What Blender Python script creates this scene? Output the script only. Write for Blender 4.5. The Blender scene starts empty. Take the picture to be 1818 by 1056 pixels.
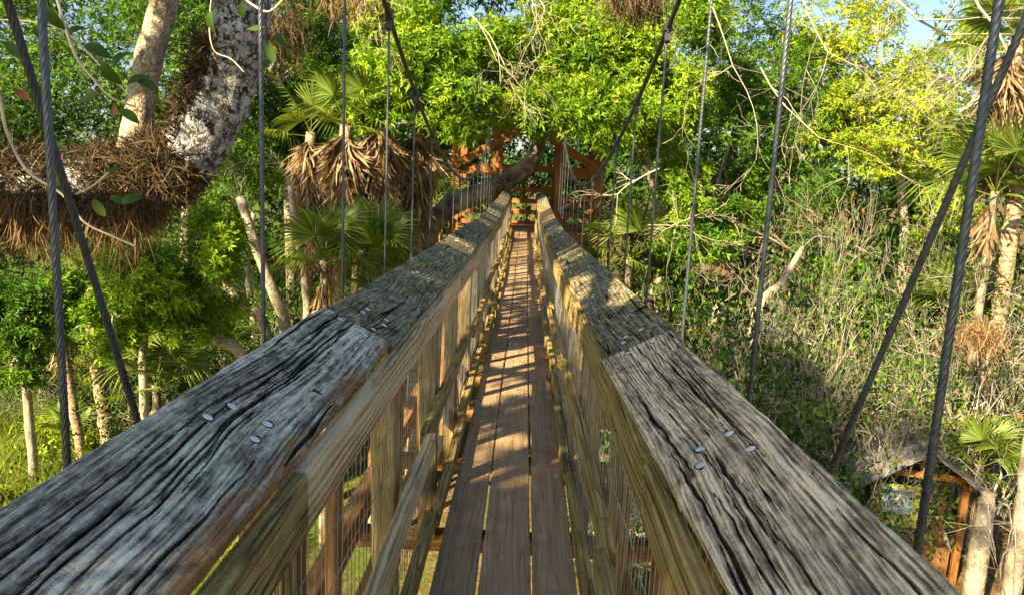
import bpy, bmesh, math, random
import numpy as np
from mathutils import Matrix, Vector, Euler

R_ = math.radians
scene = bpy.context.scene
col = scene.collection
# ------------------------------------------------------------------ camera
YAW, PITCH, ROLL = R_(0.70), R_(-9.48), R_(2.7)
EYE = Vector((0.04, 0.0, 1.66))
FPX = 1300.0
cam_d = bpy.data.cameras.new('camera')
cam_d.sensor_width = 36.0
cam_d.lens = 36.0 * FPX / 1818.0
cam_d.clip_start = 0.05
cam_d.clip_end = 3000
cam = bpy.data.objects.new('camera', cam_d)
col.objects.link(cam)
CAMR = Matrix.Rotation(YAW, 3, 'Z') @ Matrix.Rotation(math.pi / 2 + PITCH, 3, 'X') @ Matrix.Rotation(ROLL, 3, 'Z')
cam.matrix_world = Matrix.Translation(EYE) @ CAMR.to_4x4()
scene.camera = cam

# ------------------------------------------------------------------ sky and sun
SUN_EL, SUN_AZ = 31.0, 219.0          # azimuth clockwise from +Y
w = bpy.data.worlds.new('World'); scene.world = w; w.use_nodes = True
nt = w.node_tree; nt.nodes.clear()
sky = nt.nodes.new('ShaderNodeTexSky'); sky.sky_type = 'NISHITA'; sky.sun_disc = False
sky.sun_elevation = R_(SUN_EL); sky.sun_rotation = R_(SUN_AZ)
bg = nt.nodes.new('ShaderNodeBackground'); bg.inputs['Strength'].default_value = 0.05; sky.dust_density = 1.5
wo = nt.nodes.new('ShaderNodeOutputWorld')
nt.links.new(sky.outputs[0], bg.inputs[0]); nt.links.new(bg.outputs[0], wo.inputs[0])
sd = bpy.data.lights.new('sun', 'SUN'); sd.energy = 5.0; sd.angle = R_(0.5); sd.color = (1.0, 0.80, 0.50)
so = bpy.data.objects.new('sun', sd); col.objects.link(so)
S_DIR = Vector((math.sin(R_(SUN_AZ)) * math.cos(R_(SUN_EL)), math.cos(R_(SUN_AZ)) * math.cos(R_(SUN_EL)), math.sin(R_(SUN_EL))))
so.rotation_euler = (-S_DIR).to_track_quat('-Z', 'Y').to_euler()
so.location = S_DIR * 60
vs = scene.view_settings
vs.view_transform = 'Standard'; vs.look = 'None'; vs.exposure = 2.12; vs.gamma = 1.0; vs.use_curve_mapping = False
scene.render.engine = 'CYCLES'
cy = scene.cycles
cy.max_bounces = 8; cy.diffuse_bounces = 1; cy.glossy_bounces = 2; cy.transmission_bounces = 4; cy.transparent_max_bounces = 4
cy.use_denoising = True; cy.use_adaptive_sampling = True; cy.adaptive_threshold = 0.025

GROUND = -7.3

def P(u, v, y):
    """photo pixel -> point of the place at distance y along the bridge"""
    d = CAMR @ Vector(((u - 909) / FPX, -(v - 528) / FPX, -1.0))
    return EYE + d * ((y - EYE.y) / d.y)

# ------------------------------------------------------------------ object helpers
def tag(o, label=None, cat=None, group=None, kind=None):
    if label: o['label'] = label
    if cat: o['category'] = cat
    if group: o['group'] = group
    if kind: o['kind'] = kind
    return o

def empty(name, loc=(0, 0, 0)):
    o = bpy.data.objects.new(name, None); o.empty_display_size = 0.2
    col.objects.link(o); o.location = loc
    return o

def link(name, me, parent=None, mat=None, M=None):
    o = bpy.data.objects.new(name, me); col.objects.link(o)
    if mat is not None and len(me.materials) == 0: me.materials.append(mat)
    if parent is not None:
        o.parent = parent
    if M is not None: o.matrix_local = M
    return o

def np_mesh(name, V, F, mat=None, smooth=False, attr=None):
    """V (n,3) array; F (m,k) int array of equal sized faces"""
    V = np.asarray(V, dtype=np.float32); F = np.asarray(F, dtype=np.int32)
    me = bpy.data.meshes.new(name)
    n, (m, k) = len(V), F.shape
    me.vertices.add(n); me.vertices.foreach_set('co', V.ravel())
    me.loops.add(m * k); me.loops.foreach_set('vertex_index', F.ravel())
    me.polygons.add(m)
    me.polygons.foreach_set('loop_start', np.arange(0, m * k, k, dtype=np.int32))
    try: me.polygons.foreach_set('loop_total', np.full(m, k, dtype=np.int32))
    except Exception: pass
    if smooth: me.polygons.foreach_set('use_smooth', np.ones(m, dtype=bool))
    if attr is not None:
        a = me.attributes.new('tint', 'FLOAT', 'POINT'); a.data.foreach_set('value', np.asarray(attr, dtype=np.float32))
    me.update(calc_edges=True)
    if mat is not None: me.materials.append(mat)
    return me

class MB:
    """collects quads / tris into one mesh"""
    def __init__(s): s.V = []; s.F = []; s.n = 0
    def add(s, V, F):
        V = np.asarray(V, dtype=float)
        s.V.append(V)
        for f in F: s.F.append(tuple(i + s.n for i in f))
        s.n += len(V)
    def box(s, c, d, M=None):
        x, y, z = np.array(d) / 2
        V = np.array([[-x,-y,-z],[x,-y,-z],[x,y,-z],[-x,y,-z],[-x,-y,z],[x,-y,z],[x,y,z],[-x,y,z]])
        if M is not None: V = V @ np.array(M).T
        s.add(V + np.array(c), [(0,3,2,1),(4,5,6,7),(0,1,5,4),(1,2,6,5),(2,3,7,6),(3,0,4,7)])
    def tube(s, pts, rad, n=6, cap=True):
        V, F = tube(pts, rad, n, cap); s.add(V, F)
    def mesh(s, name, mat=None, smooth=False):
        me = bpy.data.meshes.new(name)
        me.from_pydata(np.concatenate(s.V).tolist(), [], s.F)
        if smooth: me.polygons.foreach_set('use_smooth', [True] * len(me.polygons))
        me.update()
        if mat is not None: me.materials.append(mat)
        return me

def frames(pts):
    pts = np.asarray(pts, dtype=float)
    T = np.gradient(pts, axis=0); T /= np.linalg.norm(T, axis=1)[:, None] + 1e-9
    up = np.array([0.0, 0, 1]) if abs(T[0][2]) < 0.9 else np.array([1.0, 0, 0])
    N = np.zeros_like(T); B = np.zeros_like(T)
    prev = np.cross(up, T[0])
    for i in range(len(T)):
        b = prev - T[i] * np.dot(prev, T[i]); b /= np.linalg.norm(b) + 1e-9
        N[i] = b; B[i] = np.cross(T[i], b); prev = b
    return pts, T, N, B

def tube(pts, rad, n=6, cap=True, wob=0.0, rng=None):
    pts, T, N, B = frames(pts)
    m = len(pts); rad = np.broadcast_to(np.asarray(rad, dtype=float), (m,))
    a = np.arange(n) / n * 2 * math.pi
    rr = rad[:, None] * np.ones((1, n))
    if wob and rng is not None: rr = rr * (1 + wob * rng.standard_normal((m, n)))
    V = pts[:, None, :] + rr[:, :, None] * (np.cos(a)[None, :, None] * N[:, None, :] + np.sin(a)[None, :, None] * B[:, None, :])
    F = []
    for i in range(m - 1):
        for j in range(n):
            k = (j + 1) % n
            F.append((i * n + j, i * n + k, (i + 1) * n + k, (i + 1) * n + j))
    if cap:
        F.append(tuple(range(n))[::-1]); F.append(tuple((m - 1) * n + j for j in range(n)))
    return V.reshape(-1, 3), F

def spline(ctrl, n):
    """Catmull-Rom through control rows (any width)"""
    c = np.asarray(ctrl, dtype=float)
    c = np.vstack([2 * c[0] - c[1], c, 2 * c[-1] - c[-2]])
    out = []
    segs = len(c) - 3
    for t in np.linspace(0, segs - 1e-6, n):
        i = int(t); f = t - i
        p0, p1, p2, p3 = c[i:i + 4]
        out.append(0.5 * ((2 * p1) + (-p0 + p2) * f + (2 * p0 - 5 * p1 + 4 * p2 - p3) * f * f + (-p0 + 3 * p1 - 3 * p2 + p3) * f ** 3))
    return np.array(out)

# ------------------------------------------------------------------ materials
def new_mat(name):
    m = bpy.data.materials.new(name); m.use_nodes = True
    nt = m.node_tree; nt.nodes.clear()
    out = nt.nodes.new('ShaderNodeOutputMaterial')
    b = nt.nodes.new('ShaderNodeBsdfPrincipled')
    nt.links.new(b.outputs[0], out.inputs[0])
    return m, nt, b, out

class G:
    """small node graph writer"""
    def __init__(s, nt): s.nt = nt
    def n(s, t, **kw):
        nd = s.nt.nodes.new(t)
        for k, v in kw.items():
            setattr(nd, k, v)
        return nd
    def set(s, sock, v):
        if isinstance(v, bpy.types.NodeSocket): s.nt.links.new(v, sock)
        else: sock.default_value = v
    def math(s, op, a, b=0.0, clamp=False):
        nd = s.n('ShaderNodeMath', operation=op, use_clamp=clamp); s.set(nd.inputs[0], a); s.set(nd.inputs[1], b); return nd.outputs[0]
    def sep(s, v):
        nd = s.n('ShaderNodeSeparateXYZ'); s.set(nd.inputs[0], v); return nd.outputs
    def comb(s, x, y, z):
        nd = s.n('ShaderNodeCombineXYZ')
        for i, v in enumerate((x, y, z)): s.set(nd.inputs[i], v)
        return nd.outputs[0]
    def noise(s, vec, scale=1.0, detail=2.0, rough=0.5, w=None, dist=0.0):
        nd = s.n('ShaderNodeTexNoise', noise_dimensions='4D' if w is not None else '3D')
        s.set(nd.inputs['Vector'], vec); s.set(nd.inputs['Scale'], scale); s.set(nd.inputs['Detail'], detail); s.set(nd.inputs['Roughness'], rough)
        s.set(nd.inputs['Distortion'], dist)
        if w is not None: s.set(nd.inputs['W'], w)
        return nd.outputs['Fac']
    def ramp(s, fac, stops, interp='LINEAR'):
        nd = s.n('ShaderNodeValToRGB'); e = nd.color_ramp.elements; nd.color_ramp.interpolation = interp
        while len(e) < len(stops): e.new(0.5)
        for i, (p, c) in enumerate(stops):
            e[i].position = p; e[i].color = (c[0], c[1], c[2], 1) if not isinstance(c, (int, float)) else (c, c, c, 1)
        s.set(nd.inputs[0], fac); return nd.outputs[0]
    def mix(s, fac, a, b, mode='MIX'):
        nd = s.n('ShaderNodeMix', data_type='RGBA', blend_type=mode)
        s.set(nd.inputs[0], fac)
        for sock, v in ((nd.inputs[6], a), (nd.inputs[7], b)):
            if isinstance(v, (tuple, list)): v = (*v[:3], 1)
            s.set(sock, v)
        return nd.outputs[2]
    def bump(s, h, strength, dist, normal=None):
        nd = s.n('ShaderNodeBump'); s.set(nd.inputs['Height'], h); s.set(nd.inputs['Strength'], strength); s.set(nd.inputs['Distance'], dist)
        if normal is not None: s.set(nd.inputs['Normal'], normal)
        return nd.outputs[0]

def wood_mat(name, light, mid, dark, crack=0.5, stain=0.5, stain_col=(0.02, 0.02, 0.025), tint=None, tint_amt=0.0,
             fine=1.0, crack_scale=1.0, moss=0.0, rough=0.75, bump=0.6, axis='Y', ripple=0.0, ring=0.0, ring_f=55.0, pos=(0.34, 0.48, 0.62), rust=None):
    """weathered timber, grain along the piece's own long axis"""
    m, nt, b, out = new_mat(name); g = G(nt)
    tc = g.n('ShaderNodeTexCoord'); oi = g.n('ShaderNodeObjectInfo')
    rnd = g.math('MULTIPLY', oi.outputs['Random'], 37.0)
    x, y, z = g.sep(tc.outputs['Object'])
    if axis == 'Z': x, y, z = x, z, y
    if axis == 'X': x, y, z = z, x, y
    y = g.math('ADD', y, rnd)
    oc = g.comb(x, y, z)
    xz = g.math('ADD', x, g.math('MULTIPLY', z, 0.9))
    # slow wander of the grain, as around knots
    wv = g.comb(g.math('MULTIPLY', xz, 4.0), g.math('MULTIPLY', y, 1.5), 0.0)
    warp = g.math('MULTIPLY', g.math('SUBTRACT', g.noise(wv, 1.0, 1.0, 0.45), 0.5), 0.05)
    wv2 = g.comb(g.math('MULTIPLY', xz, 22.0), g.math('MULTIPLY', y, 9.0), 0.0)
    warp2 = g.math('MULTIPLY', g.math('SUBTRACT', g.noise(wv2, 1.0, 1.0, 0.5), 0.5), 0.005 + ripple)
    xw = g.math('ADD', g.math('ADD', xz, warp), warp2)
    gv = g.comb(g.math('MULTIPLY', xw, 120.0 * fine), g.math('MULTIPLY', y, 2.2), g.math('MULTIPLY', z, 20))
    g1 = g.noise(gv, 1.0, 3.0, 0.6)
    gv2 = g.comb(g.math('MULTIPLY', xw, 38.0 * fine), g.math('MULTIPLY', y, 0.9), 0.0)
    g2 = g.noise(gv2, 1.0, 2.0, 0.55)
    grain = g.math('ADD', g.math('MULTIPLY', g1, 0.55), g.math('MULTIPLY', g2, 0.45))
    if ring > 0:
        rl = g.noise(g.comb(g.math('MULTIPLY', xz, 6.0), g.math('MULTIPLY', y, 0.8), 0.0), 1.0, 0.0, 0.5)
        sn = g.math('SINE', g.math('ADD', g.math('MULTIPLY', xw, ring_f * 6.283), g.math('MULTIPLY', rl, 26.0)))
        grain = g.math('ADD', grain, g.math('MULTIPLY', sn, ring))
    c = g.ramp(grain, [(pos[0], dark), (pos[1], mid), (pos[2], light)])
    # blotches, weather stains
    bl = g.noise(oc, 7.0, 5.0, 0.62)
    blm = g.ramp(bl, [(0.50, 0.0), (0.68, 1.0)])
    c = g.mix(g.math('MULTIPLY', blm, stain), c, stain_col)
    if tint:
        tn = g.ramp(g.noise(oc, 4.3, 4.0, 0.6), [(0.42, 0.0), (0.62, 1.0)])
        c = g.mix(g.math('MULTIPLY', tn, tint_amt), c, tint)
    if rust:
        rn = g.noise(g.comb(g.math('MULTIPLY', x, 9), g.math('MULTIPLY', y, 2.0), 0), 1.0, 5.0, 0.65)
        em = g.ramp(g.math('ADD', g.math('MULTIPLY', x, rust[1]), g.math('MULTIPLY', rn, 0.9)), [(0.78, 0.0), (0.95, 1.0)])
        c = g.mix(g.math('MULTIPLY', em, 0.85), c, rust[0])
    # fine flecks (sapwood fibre, lichen dust)
    fl = g.noise(g.comb(g.math('MULTIPLY', xw, 260), g.math('MULTIPLY', y, 60), 0), 1.0, 3.0, 0.7)
    c = g.mix(g.ramp(fl, [(0.54, 0.0), (0.74, 0.30)]), c, tuple(min(1, v * 1.5 + 0.03) for v in light))
    fd = g.noise(oc, 160.0, 3.0, 0.7)
    c = g.mix(g.ramp(fd, [(0.56, 0.0), (0.72, 0.55)]), c, stain_col)
    if moss > 0:
        ms = g.ramp(g.noise(oc, 6.0, 5.0, 0.65), [(0.40, 0.0), (0.62, 1.0)])
        c = g.mix(g.math('MULTIPLY', ms, moss), c, (0.085, 0.085, 0.018))
    # long drying checks: contour lines of stretched noise run with the grain
    cv = g.comb(g.math('MULTIPLY', xw, 20.0 * crack_scale), g.math('MULTIPLY', y, 0.75), 3.7)
    cn = g.noise(cv, 1.0, 2.0, 0.5)
    ca = g.math('ABSOLUTE', g.math('SUBTRACT', cn, 0.5))
    cw = g.math('MULTIPLY', g.noise(oc, 5.0, 2.0, 0.5), 0.055)
    cm = g.math('SUBTRACT', 1.0, g.math('DIVIDE', ca, g.math('MAXIMUM', g.math('SUBTRACT', cw, 0.012), 0.0015)), clamp=True)
    cv2 = g.comb(g.math('MULTIPLY', xw, 46.0 * crack_scale), g.math('MULTIPLY', y, 1.7), 8.1)
    cn2 = g.math('ABSOLUTE', g.math('SUBTRACT', g.noise(cv2, 1.0, 1.0, 0.5), 0.5))
    cm2 = g.math('MULTIPLY', g.math('SUBTRACT', 1.0, g.math('DIVIDE', cn2, 0.022), clamp=True), 0.35)
    cr = g.math('MAXIMUM', cm, cm2)
    cr = g.math('MULTIPLY', cr, crack, clamp=True)
    c = g.mix(cr, c, (0.008, 0.007, 0.007))
    # each piece its own shade
    hv = g.math('ADD', 0.82, g.math('MULTIPLY', oi.outputs['Random'], 0.36))
    hs = g.n('ShaderNodeHueSaturation'); g.set(hs.inputs['Value'], hv); g.set(hs.inputs['Color'], c)
    g.set(b.inputs['Base Color'], hs.outputs[0])
    g.set(b.inputs['Roughness'], rough)
    b.inputs['Specular IOR Level'].default_value = 0.12
    hgt = g.math('SUBTRACT', g.math('MULTIPLY', grain, 0.5), g.math('MULTIPLY', cr, 1.3))
    hgt = g.math('ADD', hgt, g.math('MULTIPLY', g1, 0.25))
    g.set(b.inputs['Normal'], g.bump(hgt, bump, 0.012))
    return m

def cap_mat(name, light, mid, dark, stain_col, stain=0.7, line=0.5, lines_f=150.0, crack_f=24.0, crack_w=0.030, ripple=0.0, tint=None, rust=None, saw=0.0):
    """old handrail timber: mottled grey fibre, fine straight grain, thin black drying checks"""
    m, nt, b, out = new_mat(name); g = G(nt)
    tc = g.n('ShaderNodeTexCoord'); oi = g.n('ShaderNodeObjectInfo')
    x, y, z = g.sep(tc.outputs['Object']); y = g.math('ADD', y, g.math('MULTIPLY', oi.outputs['Random'], 37.0))
    xz = g.math('ADD', x, g.math('MULTIPLY', z, 0.9)); oc = g.comb(x, y, z)
    w1 = g.math('MULTIPLY', g.math('SUBTRACT', g.noise(g.comb(g.math('MULTIPLY', xz, 3.5), g.math('MULTIPLY', y, 1.3), 0), 1.0, 0.0), 0.5), 0.075)
    w2 = g.math('MULTIPLY', g.math('SUBTRACT', g.noise(g.comb(g.math('MULTIPLY', xz, 30), g.math('MULTIPLY', y, 11), 4), 1.0, 1.0), 0.5), 0.003 + ripple)
    xw = g.math('ADD', g.math('ADD', xz, w1), w2)
    mot = g.noise(g.comb(g.math('MULTIPLY', xw, 52), g.math('MULTIPLY', y, 13), 1), 1.0, 5.0, 0.72)
    fine = g.noise(g.comb(g.math('MULTIPLY', xw, lines_f), g.math('MULTIPLY', y, 3.0), 2), 1.0, 2.0, 0.6)
    if ripple:
        sn = g.math('SINE', g.math('ADD', g.math('MULTIPLY', xw, 560.0), g.math('MULTIPLY', g.noise(g.comb(g.math('MULTIPLY', xz, 9), g.math('MULTIPLY', y, 1.6), 7), 1.0, 1.0), 13.0)))
        fine = g.math('ADD', fine, g.math('MULTIPLY', sn, 0.07))
    ga = g.n('ShaderNodeAttribute', attribute_name='grain'); ca_ = g.n('ShaderNodeAttribute', attribute_name='crack')
    k = g.math('ADD', g.math('MULTIPLY', mot, 1 - line), g.math('MULTIPLY', fine, line))
    k = g.math('ADD', k, g.math('MULTIPLY', ga.outputs['Fac'], 0.055))
    c = g.ramp(k, [(0.40, dark), (0.49, mid), (0.60, light)])
    big = g.noise(g.comb(g.math('MULTIPLY', x, 9), g.math('MULTIPLY', y, 4.5), 3), 1.0, 4.0, 0.62)
    if tint: c = g.mix(g.ramp(g.noise(g.comb(g.math('MULTIPLY', x, 7), g.math('MULTIPLY', y, 3), 12), 1.0, 3.0, 0.6), [(0.45, 0.0), (0.6, 0.65)]), c, g.mix(1.0, c, tint, 'MULTIPLY'))
    st = g.math('MULTIPLY', g.ramp(big, [(0.47, 0.0), (0.66, 1.0)]), stain)
    c = g.mix(g.math('MULTIPLY', st, g.ramp(mot, [(0.35, 1.0), (0.65, 0.45)])), c, stain_col)
    if rust:
        e = g.math('ADD', g.math('MULTIPLY', x, rust[1]), g.math('MULTIPLY', g.noise(g.comb(g.math('MULTIPLY', x, 12), g.math('MULTIPLY', y, 4), 5), 1.0, 5.0, 0.7), 0.9))
        c = g.mix(g.math('MULTIPLY', g.ramp(e, [(0.74, 0.0), (0.95, 1.0)]), 0.85), c, g.mix(g.ramp(fine, [(0.35, 0.0), (0.65, 1.0)]), tuple(v * 0.45 for v in rust[0]), rust[0]))
    # drying checks
    wd = g.noise(g.comb(g.math('MULTIPLY', x, 14), g.math('MULTIPLY', y, 2.2), 6), 1.0, 1.0)
    wd = g.math('MAXIMUM', g.math('MULTIPLY', g.math('SUBTRACT', wd, 0.40), crack_w * 3), 0.0008)
    c1 = g.math('ABSOLUTE', g.math('SUBTRACT', g.noise(g.comb(g.math('MULTIPLY', xw, crack_f), g.math('MULTIPLY', y, 0.5), 9), 1.0, 0.0), 0.5))
    c2 = g.math('ABSOLUTE', g.math('SUBTRACT', g.noise(g.comb(g.math('MULTIPLY', xw, crack_f * 2.1), g.math('MULTIPLY', y, 0.8), 15), 1.0, 0.0), 0.47))
    k1 = g.math('SUBTRACT', 1.15, g.math('DIVIDE', c1, wd), clamp=True)
    k2 = g.math('SUBTRACT', 1.1, g.math('DIVIDE', c2, g.math('MULTIPLY', wd, 0.6)), clamp=True)
    if saw:
        sw = g.noise(g.comb(g.math('MULTIPLY', xz, 25), g.math('MULTIPLY', y, 210), 0), 1.0, 2.0)
        k2 = g.math('MAXIMUM', k2, g.math('MULTIPLY', g.ramp(sw, [(0.60, 0.0), (0.72, 1.0)]), saw))
    cr = g.math('MAXIMUM', k1, k2)
    cr = g.math('MAXIMUM', cr, g.math('MULTIPLY', ca_.outputs['Fac'], 0.9))
    c = g.mix(cr, c, (0.006, 0.005, 0.005))
    hs = g.n('ShaderNodeHueSaturation'); g.set(hs.inputs['Value'], g.math('ADD', 0.88, g.math('MULTIPLY', oi.outputs['Random'], 0.24))); g.set(hs.inputs['Color'], c)
    g.set(b.inputs['Base Color'], hs.outputs[0]); b.inputs['Roughness'].default_value = 0.85; b.inputs['Specular IOR Level'].default_value = 0.08
    g.set(b.inputs['Normal'], g.bump(g.math('SUBTRACT', g.math('MULTIPLY', k, 0.7), g.math('MULTIPLY', cr, 1.5)), 1.0, 0.012))
    return m

def leaf_mat(name, c0, c1, c2, trans=0.35, rough=0.42, brown=0.0, spec=0.35):
    m, nt, b, out = new_mat(name); g = G(nt)
    geo = g.n('ShaderNodeNewGeometry'); at = g.n('ShaderNodeAttribute', attribute_name='tint')
    f = g.math('ADD', g.math('MULTIPLY', at.outputs['Fac'], 0.65), g.math('MULTIPLY', geo.outputs['Random Per Island'], 0.35))
    c = g.ramp(f, [(0.1, c0), (0.5, c1), (0.92, c2)])
    if brown > 0:
        c = g.mix(g.math('LESS_THAN', geo.outputs['Random Per Island'], brown), c, (0.20, 0.10, 0.03))
    g.set(b.inputs['Base Color'], c); g.set(b.inputs['Roughness'], rough); b.inputs['Specular IOR Level'].default_value = spec
    tr = g.n('ShaderNodeBsdfTranslucent'); tcx = g.mix(1.0, c, (1.25, 1.25, 0.45), 'MULTIPLY'); g.set(tr.inputs[0], tcx)
    mx = g.n('ShaderNodeMixShader'); mx.inputs[0].default_value = trans
    nt.links.new(b.outputs[0], mx.inputs[1]); nt.links.new(tr.outputs[0], mx.inputs[2]); nt.links.new(mx.outputs[0], out.inputs[0])
    return m

def bark_mat(name, light, dark, scale=6.0, stretch=0.35, lichen=None, lichen_amt=0.0, bump=0.8, rings=0.0, edw=0.2, edr=0.12, hr=(0.40, 0.72)):
    m, nt, b, out = new_mat(name); g = G(nt)
    tc = g.n('ShaderNodeTexCoord'); x, y, z = g.sep(tc.outputs['Object'])
    v = g.comb(x, y, g.math('MULTIPLY', z, stretch))
    dn = g.n('ShaderNodeTexNoise'); g.set(dn.inputs['Vector'], tc.outputs['Object']); dn.inputs['Scale'].default_value = scale * 0.8; dn.inputs['Detail'].default_value = 3
    dv = g.n('ShaderNodeVectorMath', operation='MULTIPLY_ADD'); g.set(dv.inputs[0], dn.outputs['Color']); dv.inputs[1].default_value = (1.6 / scale,) * 3; g.set(dv.inputs[2], v)
    v = dv.outputs[0]
    n1 = g.noise(v, scale, 6.0, 0.65); n2 = g.noise(tc.outputs['Object'], scale * 0.35, 4.0, 0.6)
    vo = g.n('ShaderNodeTexVoronoi', feature='DISTANCE_TO_EDGE'); g.set(vo.inputs['Vector'], v); vo.inputs['Scale'].default_value = scale * 2.2
    ed = g.ramp(vo.outputs['Distance'], [(edr * 0.15, 0.0), (edr, 1.0)])
    h = g.math('ADD', g.math('MULTIPLY', n1, 1.05 - edw), g.math('MULTIPLY', ed, edw))
    if rings > 0:
        wv = g.math('SINE', g.math('MULTIPLY', g.math('ADD', z, g.math('MULTIPLY', n2, 0.25)), rings))
        h = g.math('ADD', h, g.math('MULTIPLY', wv, 0.06))
    c = g.ramp(h, [(hr[0], dark), (hr[1], light)])
    if lichen:
        c = g.mix(g.math('MULTIPLY', g.ramp(n2, [(0.42, 0.0), (0.58, 1.0)]), lichen_amt), c, lichen)
    g.set(b.inputs['Base Color'], c); b.inputs['Roughness'].default_value = 0.9; b.inputs['Specular IOR Level'].default_value = 0.15
    g.set(b.inputs['Normal'], g.bump(h, bump, 0.04))
    return m

def flat_mat(name, color, rough=0.6, metal=0.0, var=0.25, scale=20.0, bump=0.0, spec=0.4):
    m, nt, b, out = new_mat(name); g = G(nt)
    tc = g.n('ShaderNodeTexCoord'); n = g.noise(tc.outputs['Object'], scale, 5.0, 0.6)
    c = g.mix(g.ramp(n, [(0.35, 0.0), (0.65, 1.0)]), tuple(v * (1 - var) for v in color), tuple(min(1, v * (1 + var)) for v in color))
    g.set(b.inputs['Base Color'], c); b.inputs['Roughness'].default_value = rough; b.inputs['Metallic'].default_value = metal
    b.inputs['Specular IOR Level'].default_value = spec
    if bump: g.set(b.inputs['Normal'], g.bump(n, bump, 0.01))
    return m

M = {}
M['cap_blue'] = cap_mat('weathered_cap_grey', (0.86, 0.79, 0.62), (0.40, 0.355, 0.275), (0.085, 0.074, 0.062), (0.050, 0.044, 0.045), stain=0.82, line=0.45,
                        tint=(0.85, 1.0, 0.86), rust=((0.42, 0.20, 0.065), 4.0), saw=0.13, crack_f=40.0, crack_w=0.004)
M['cap_beige'] = cap_mat('weathered_cap_beige', (0.95, 0.78, 0.50), (0.50, 0.385, 0.235), (0.14, 0.105, 0.066), (0.095, 0.072, 0.052), stain=0.6, line=0.50,
                         lines_f=210, crack_f=34.0, crack_w=0.003, ripple=0.003, tint=(0.88, 0.93, 1.0))
M['cap_dark'] = cap_mat('weathered_cap_dark', (0.46, 0.41, 0.27), (0.20, 0.175, 0.11), (0.05, 0.042, 0.03), (0.030, 0.028, 0.023), stain=0.7, line=0.45,
                        tint=(0.75, 0.85, 0.5), saw=0.2)
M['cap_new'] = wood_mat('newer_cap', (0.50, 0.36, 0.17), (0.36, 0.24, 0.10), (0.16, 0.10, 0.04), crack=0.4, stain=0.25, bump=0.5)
M['pine_pale'] = wood_mat('pale_pine', (0.78, 0.62, 0.36), (0.60, 0.46, 0.24), (0.30, 0.20, 0.085), crack=0.35, stain=0.15, stain_col=(0.14, 0.10, 0.04),
                          fine=0.45, ripple=0.004, bump=0.5, ring=0.09, ring_f=42.0)
M['pine_moss'] = wood_mat('mossy_pine', (0.60, 0.45, 0.18), (0.38, 0.275, 0.09), (0.11, 0.08, 0.03), crack=0.7, stain=0.35, stain_col=(0.05, 0.04, 0.016),
                          moss=0.22, bump=0.8, ring=0.04)
M['post'] = wood_mat('mossy_post', (0.58, 0.42, 0.18), (0.36, 0.25, 0.09), (0.10, 0.07, 0.03), crack=0.6, stain=0.35, stain_col=(0.05, 0.04, 0.016),
                     moss=0.2, bump=0.8, axis='Z')
M['deck'] = wood_mat('deck_plank', (0.52, 0.375, 0.22), (0.36, 0.245, 0.14), (0.19, 0.122, 0.07), crack=0.35, stain=0.42, stain_col=(0.12, 0.082, 0.052),
                     tint=(0.33, 0.215, 0.115), tint_amt=0.45, fine=0.9, bump=0.45, pos=(0.30, 0.48, 0.68))
M['beam'] = wood_mat('brown_beam', (0.36, 0.20, 0.075), (0.24, 0.125, 0.04), (0.10, 0.05, 0.018), crack=0.35, stain=0.2, bump=0.5)
M['beam_up'] = wood_mat('brown_upright', (0.40, 0.22, 0.085), (0.26, 0.135, 0.045), (0.10, 0.05, 0.018), crack=0.35, stain=0.3, bump=0.5, axis='Z')
M['tower_x'] = wood_mat('stained_timber_level', (0.40, 0.19, 0.052), (0.27, 0.118, 0.030), (0.12, 0.05, 0.014), crack=0.3, stain=0.15, stain_col=(0.08, 0.03, 0.01), bump=0.4, axis='X')
M['tower_y'] = wood_mat('stained_timber_along', (0.40, 0.19, 0.052), (0.27, 0.118, 0.030), (0.12, 0.05, 0.014), crack=0.3, stain=0.15, stain_col=(0.08, 0.03, 0.01), bump=0.4)
M['tower_z'] = wood_mat('stained_timber_upright', (0.40, 0.19, 0.052), (0.27, 0.118, 0.030), (0.12, 0.05, 0.014), crack=0.3, stain=0.15, stain_col=(0.08, 0.03, 0.01), bump=0.4, axis='Z')
M['steel'] = flat_mat('galvanised_rope', (0.085, 0.10, 0.115), rough=0.40, metal=0.6, var=0.3, scale=60)
M['dark_steel'] = flat_mat('dark_rope', (0.055, 0.06, 0.065), rough=0.5, metal=0.5, var=0.3, scale=60)
M['wire'] = flat_mat('fence_wire', (0.42, 0.44, 0.45), rough=0.45, metal=0.7, var=0.35, scale=15)
M['nail'] = flat_mat('nail_head', (0.78, 0.76, 0.72), rough=0.42, metal=0.45, var=0.18, scale=40)
M['nail_stain'] = flat_mat('nail_stain', (0.03, 0.024, 0.02), rough=0.95, var=0.4, scale=80, spec=0.05)
M['nail_rust'] = flat_mat('rusty_nail_head', (0.42, 0.30, 0.20), rough=0.6, metal=0.4, var=0.3, scale=60)
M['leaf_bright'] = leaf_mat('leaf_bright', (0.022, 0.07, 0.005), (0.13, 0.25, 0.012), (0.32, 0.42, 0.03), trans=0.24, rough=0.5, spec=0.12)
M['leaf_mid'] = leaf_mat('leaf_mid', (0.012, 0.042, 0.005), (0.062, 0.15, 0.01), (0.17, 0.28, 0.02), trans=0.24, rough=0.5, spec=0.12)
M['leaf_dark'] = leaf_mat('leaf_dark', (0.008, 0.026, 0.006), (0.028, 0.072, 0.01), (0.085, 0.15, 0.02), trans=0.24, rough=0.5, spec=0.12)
M['leaf_yellow'] = leaf_mat('leaf_yellow', (0.05, 0.11, 0.006), (0.2, 0.3, 0.012), (0.46, 0.47, 0.035), trans=0.24, rough=0.5, spec=0.12)
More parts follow.
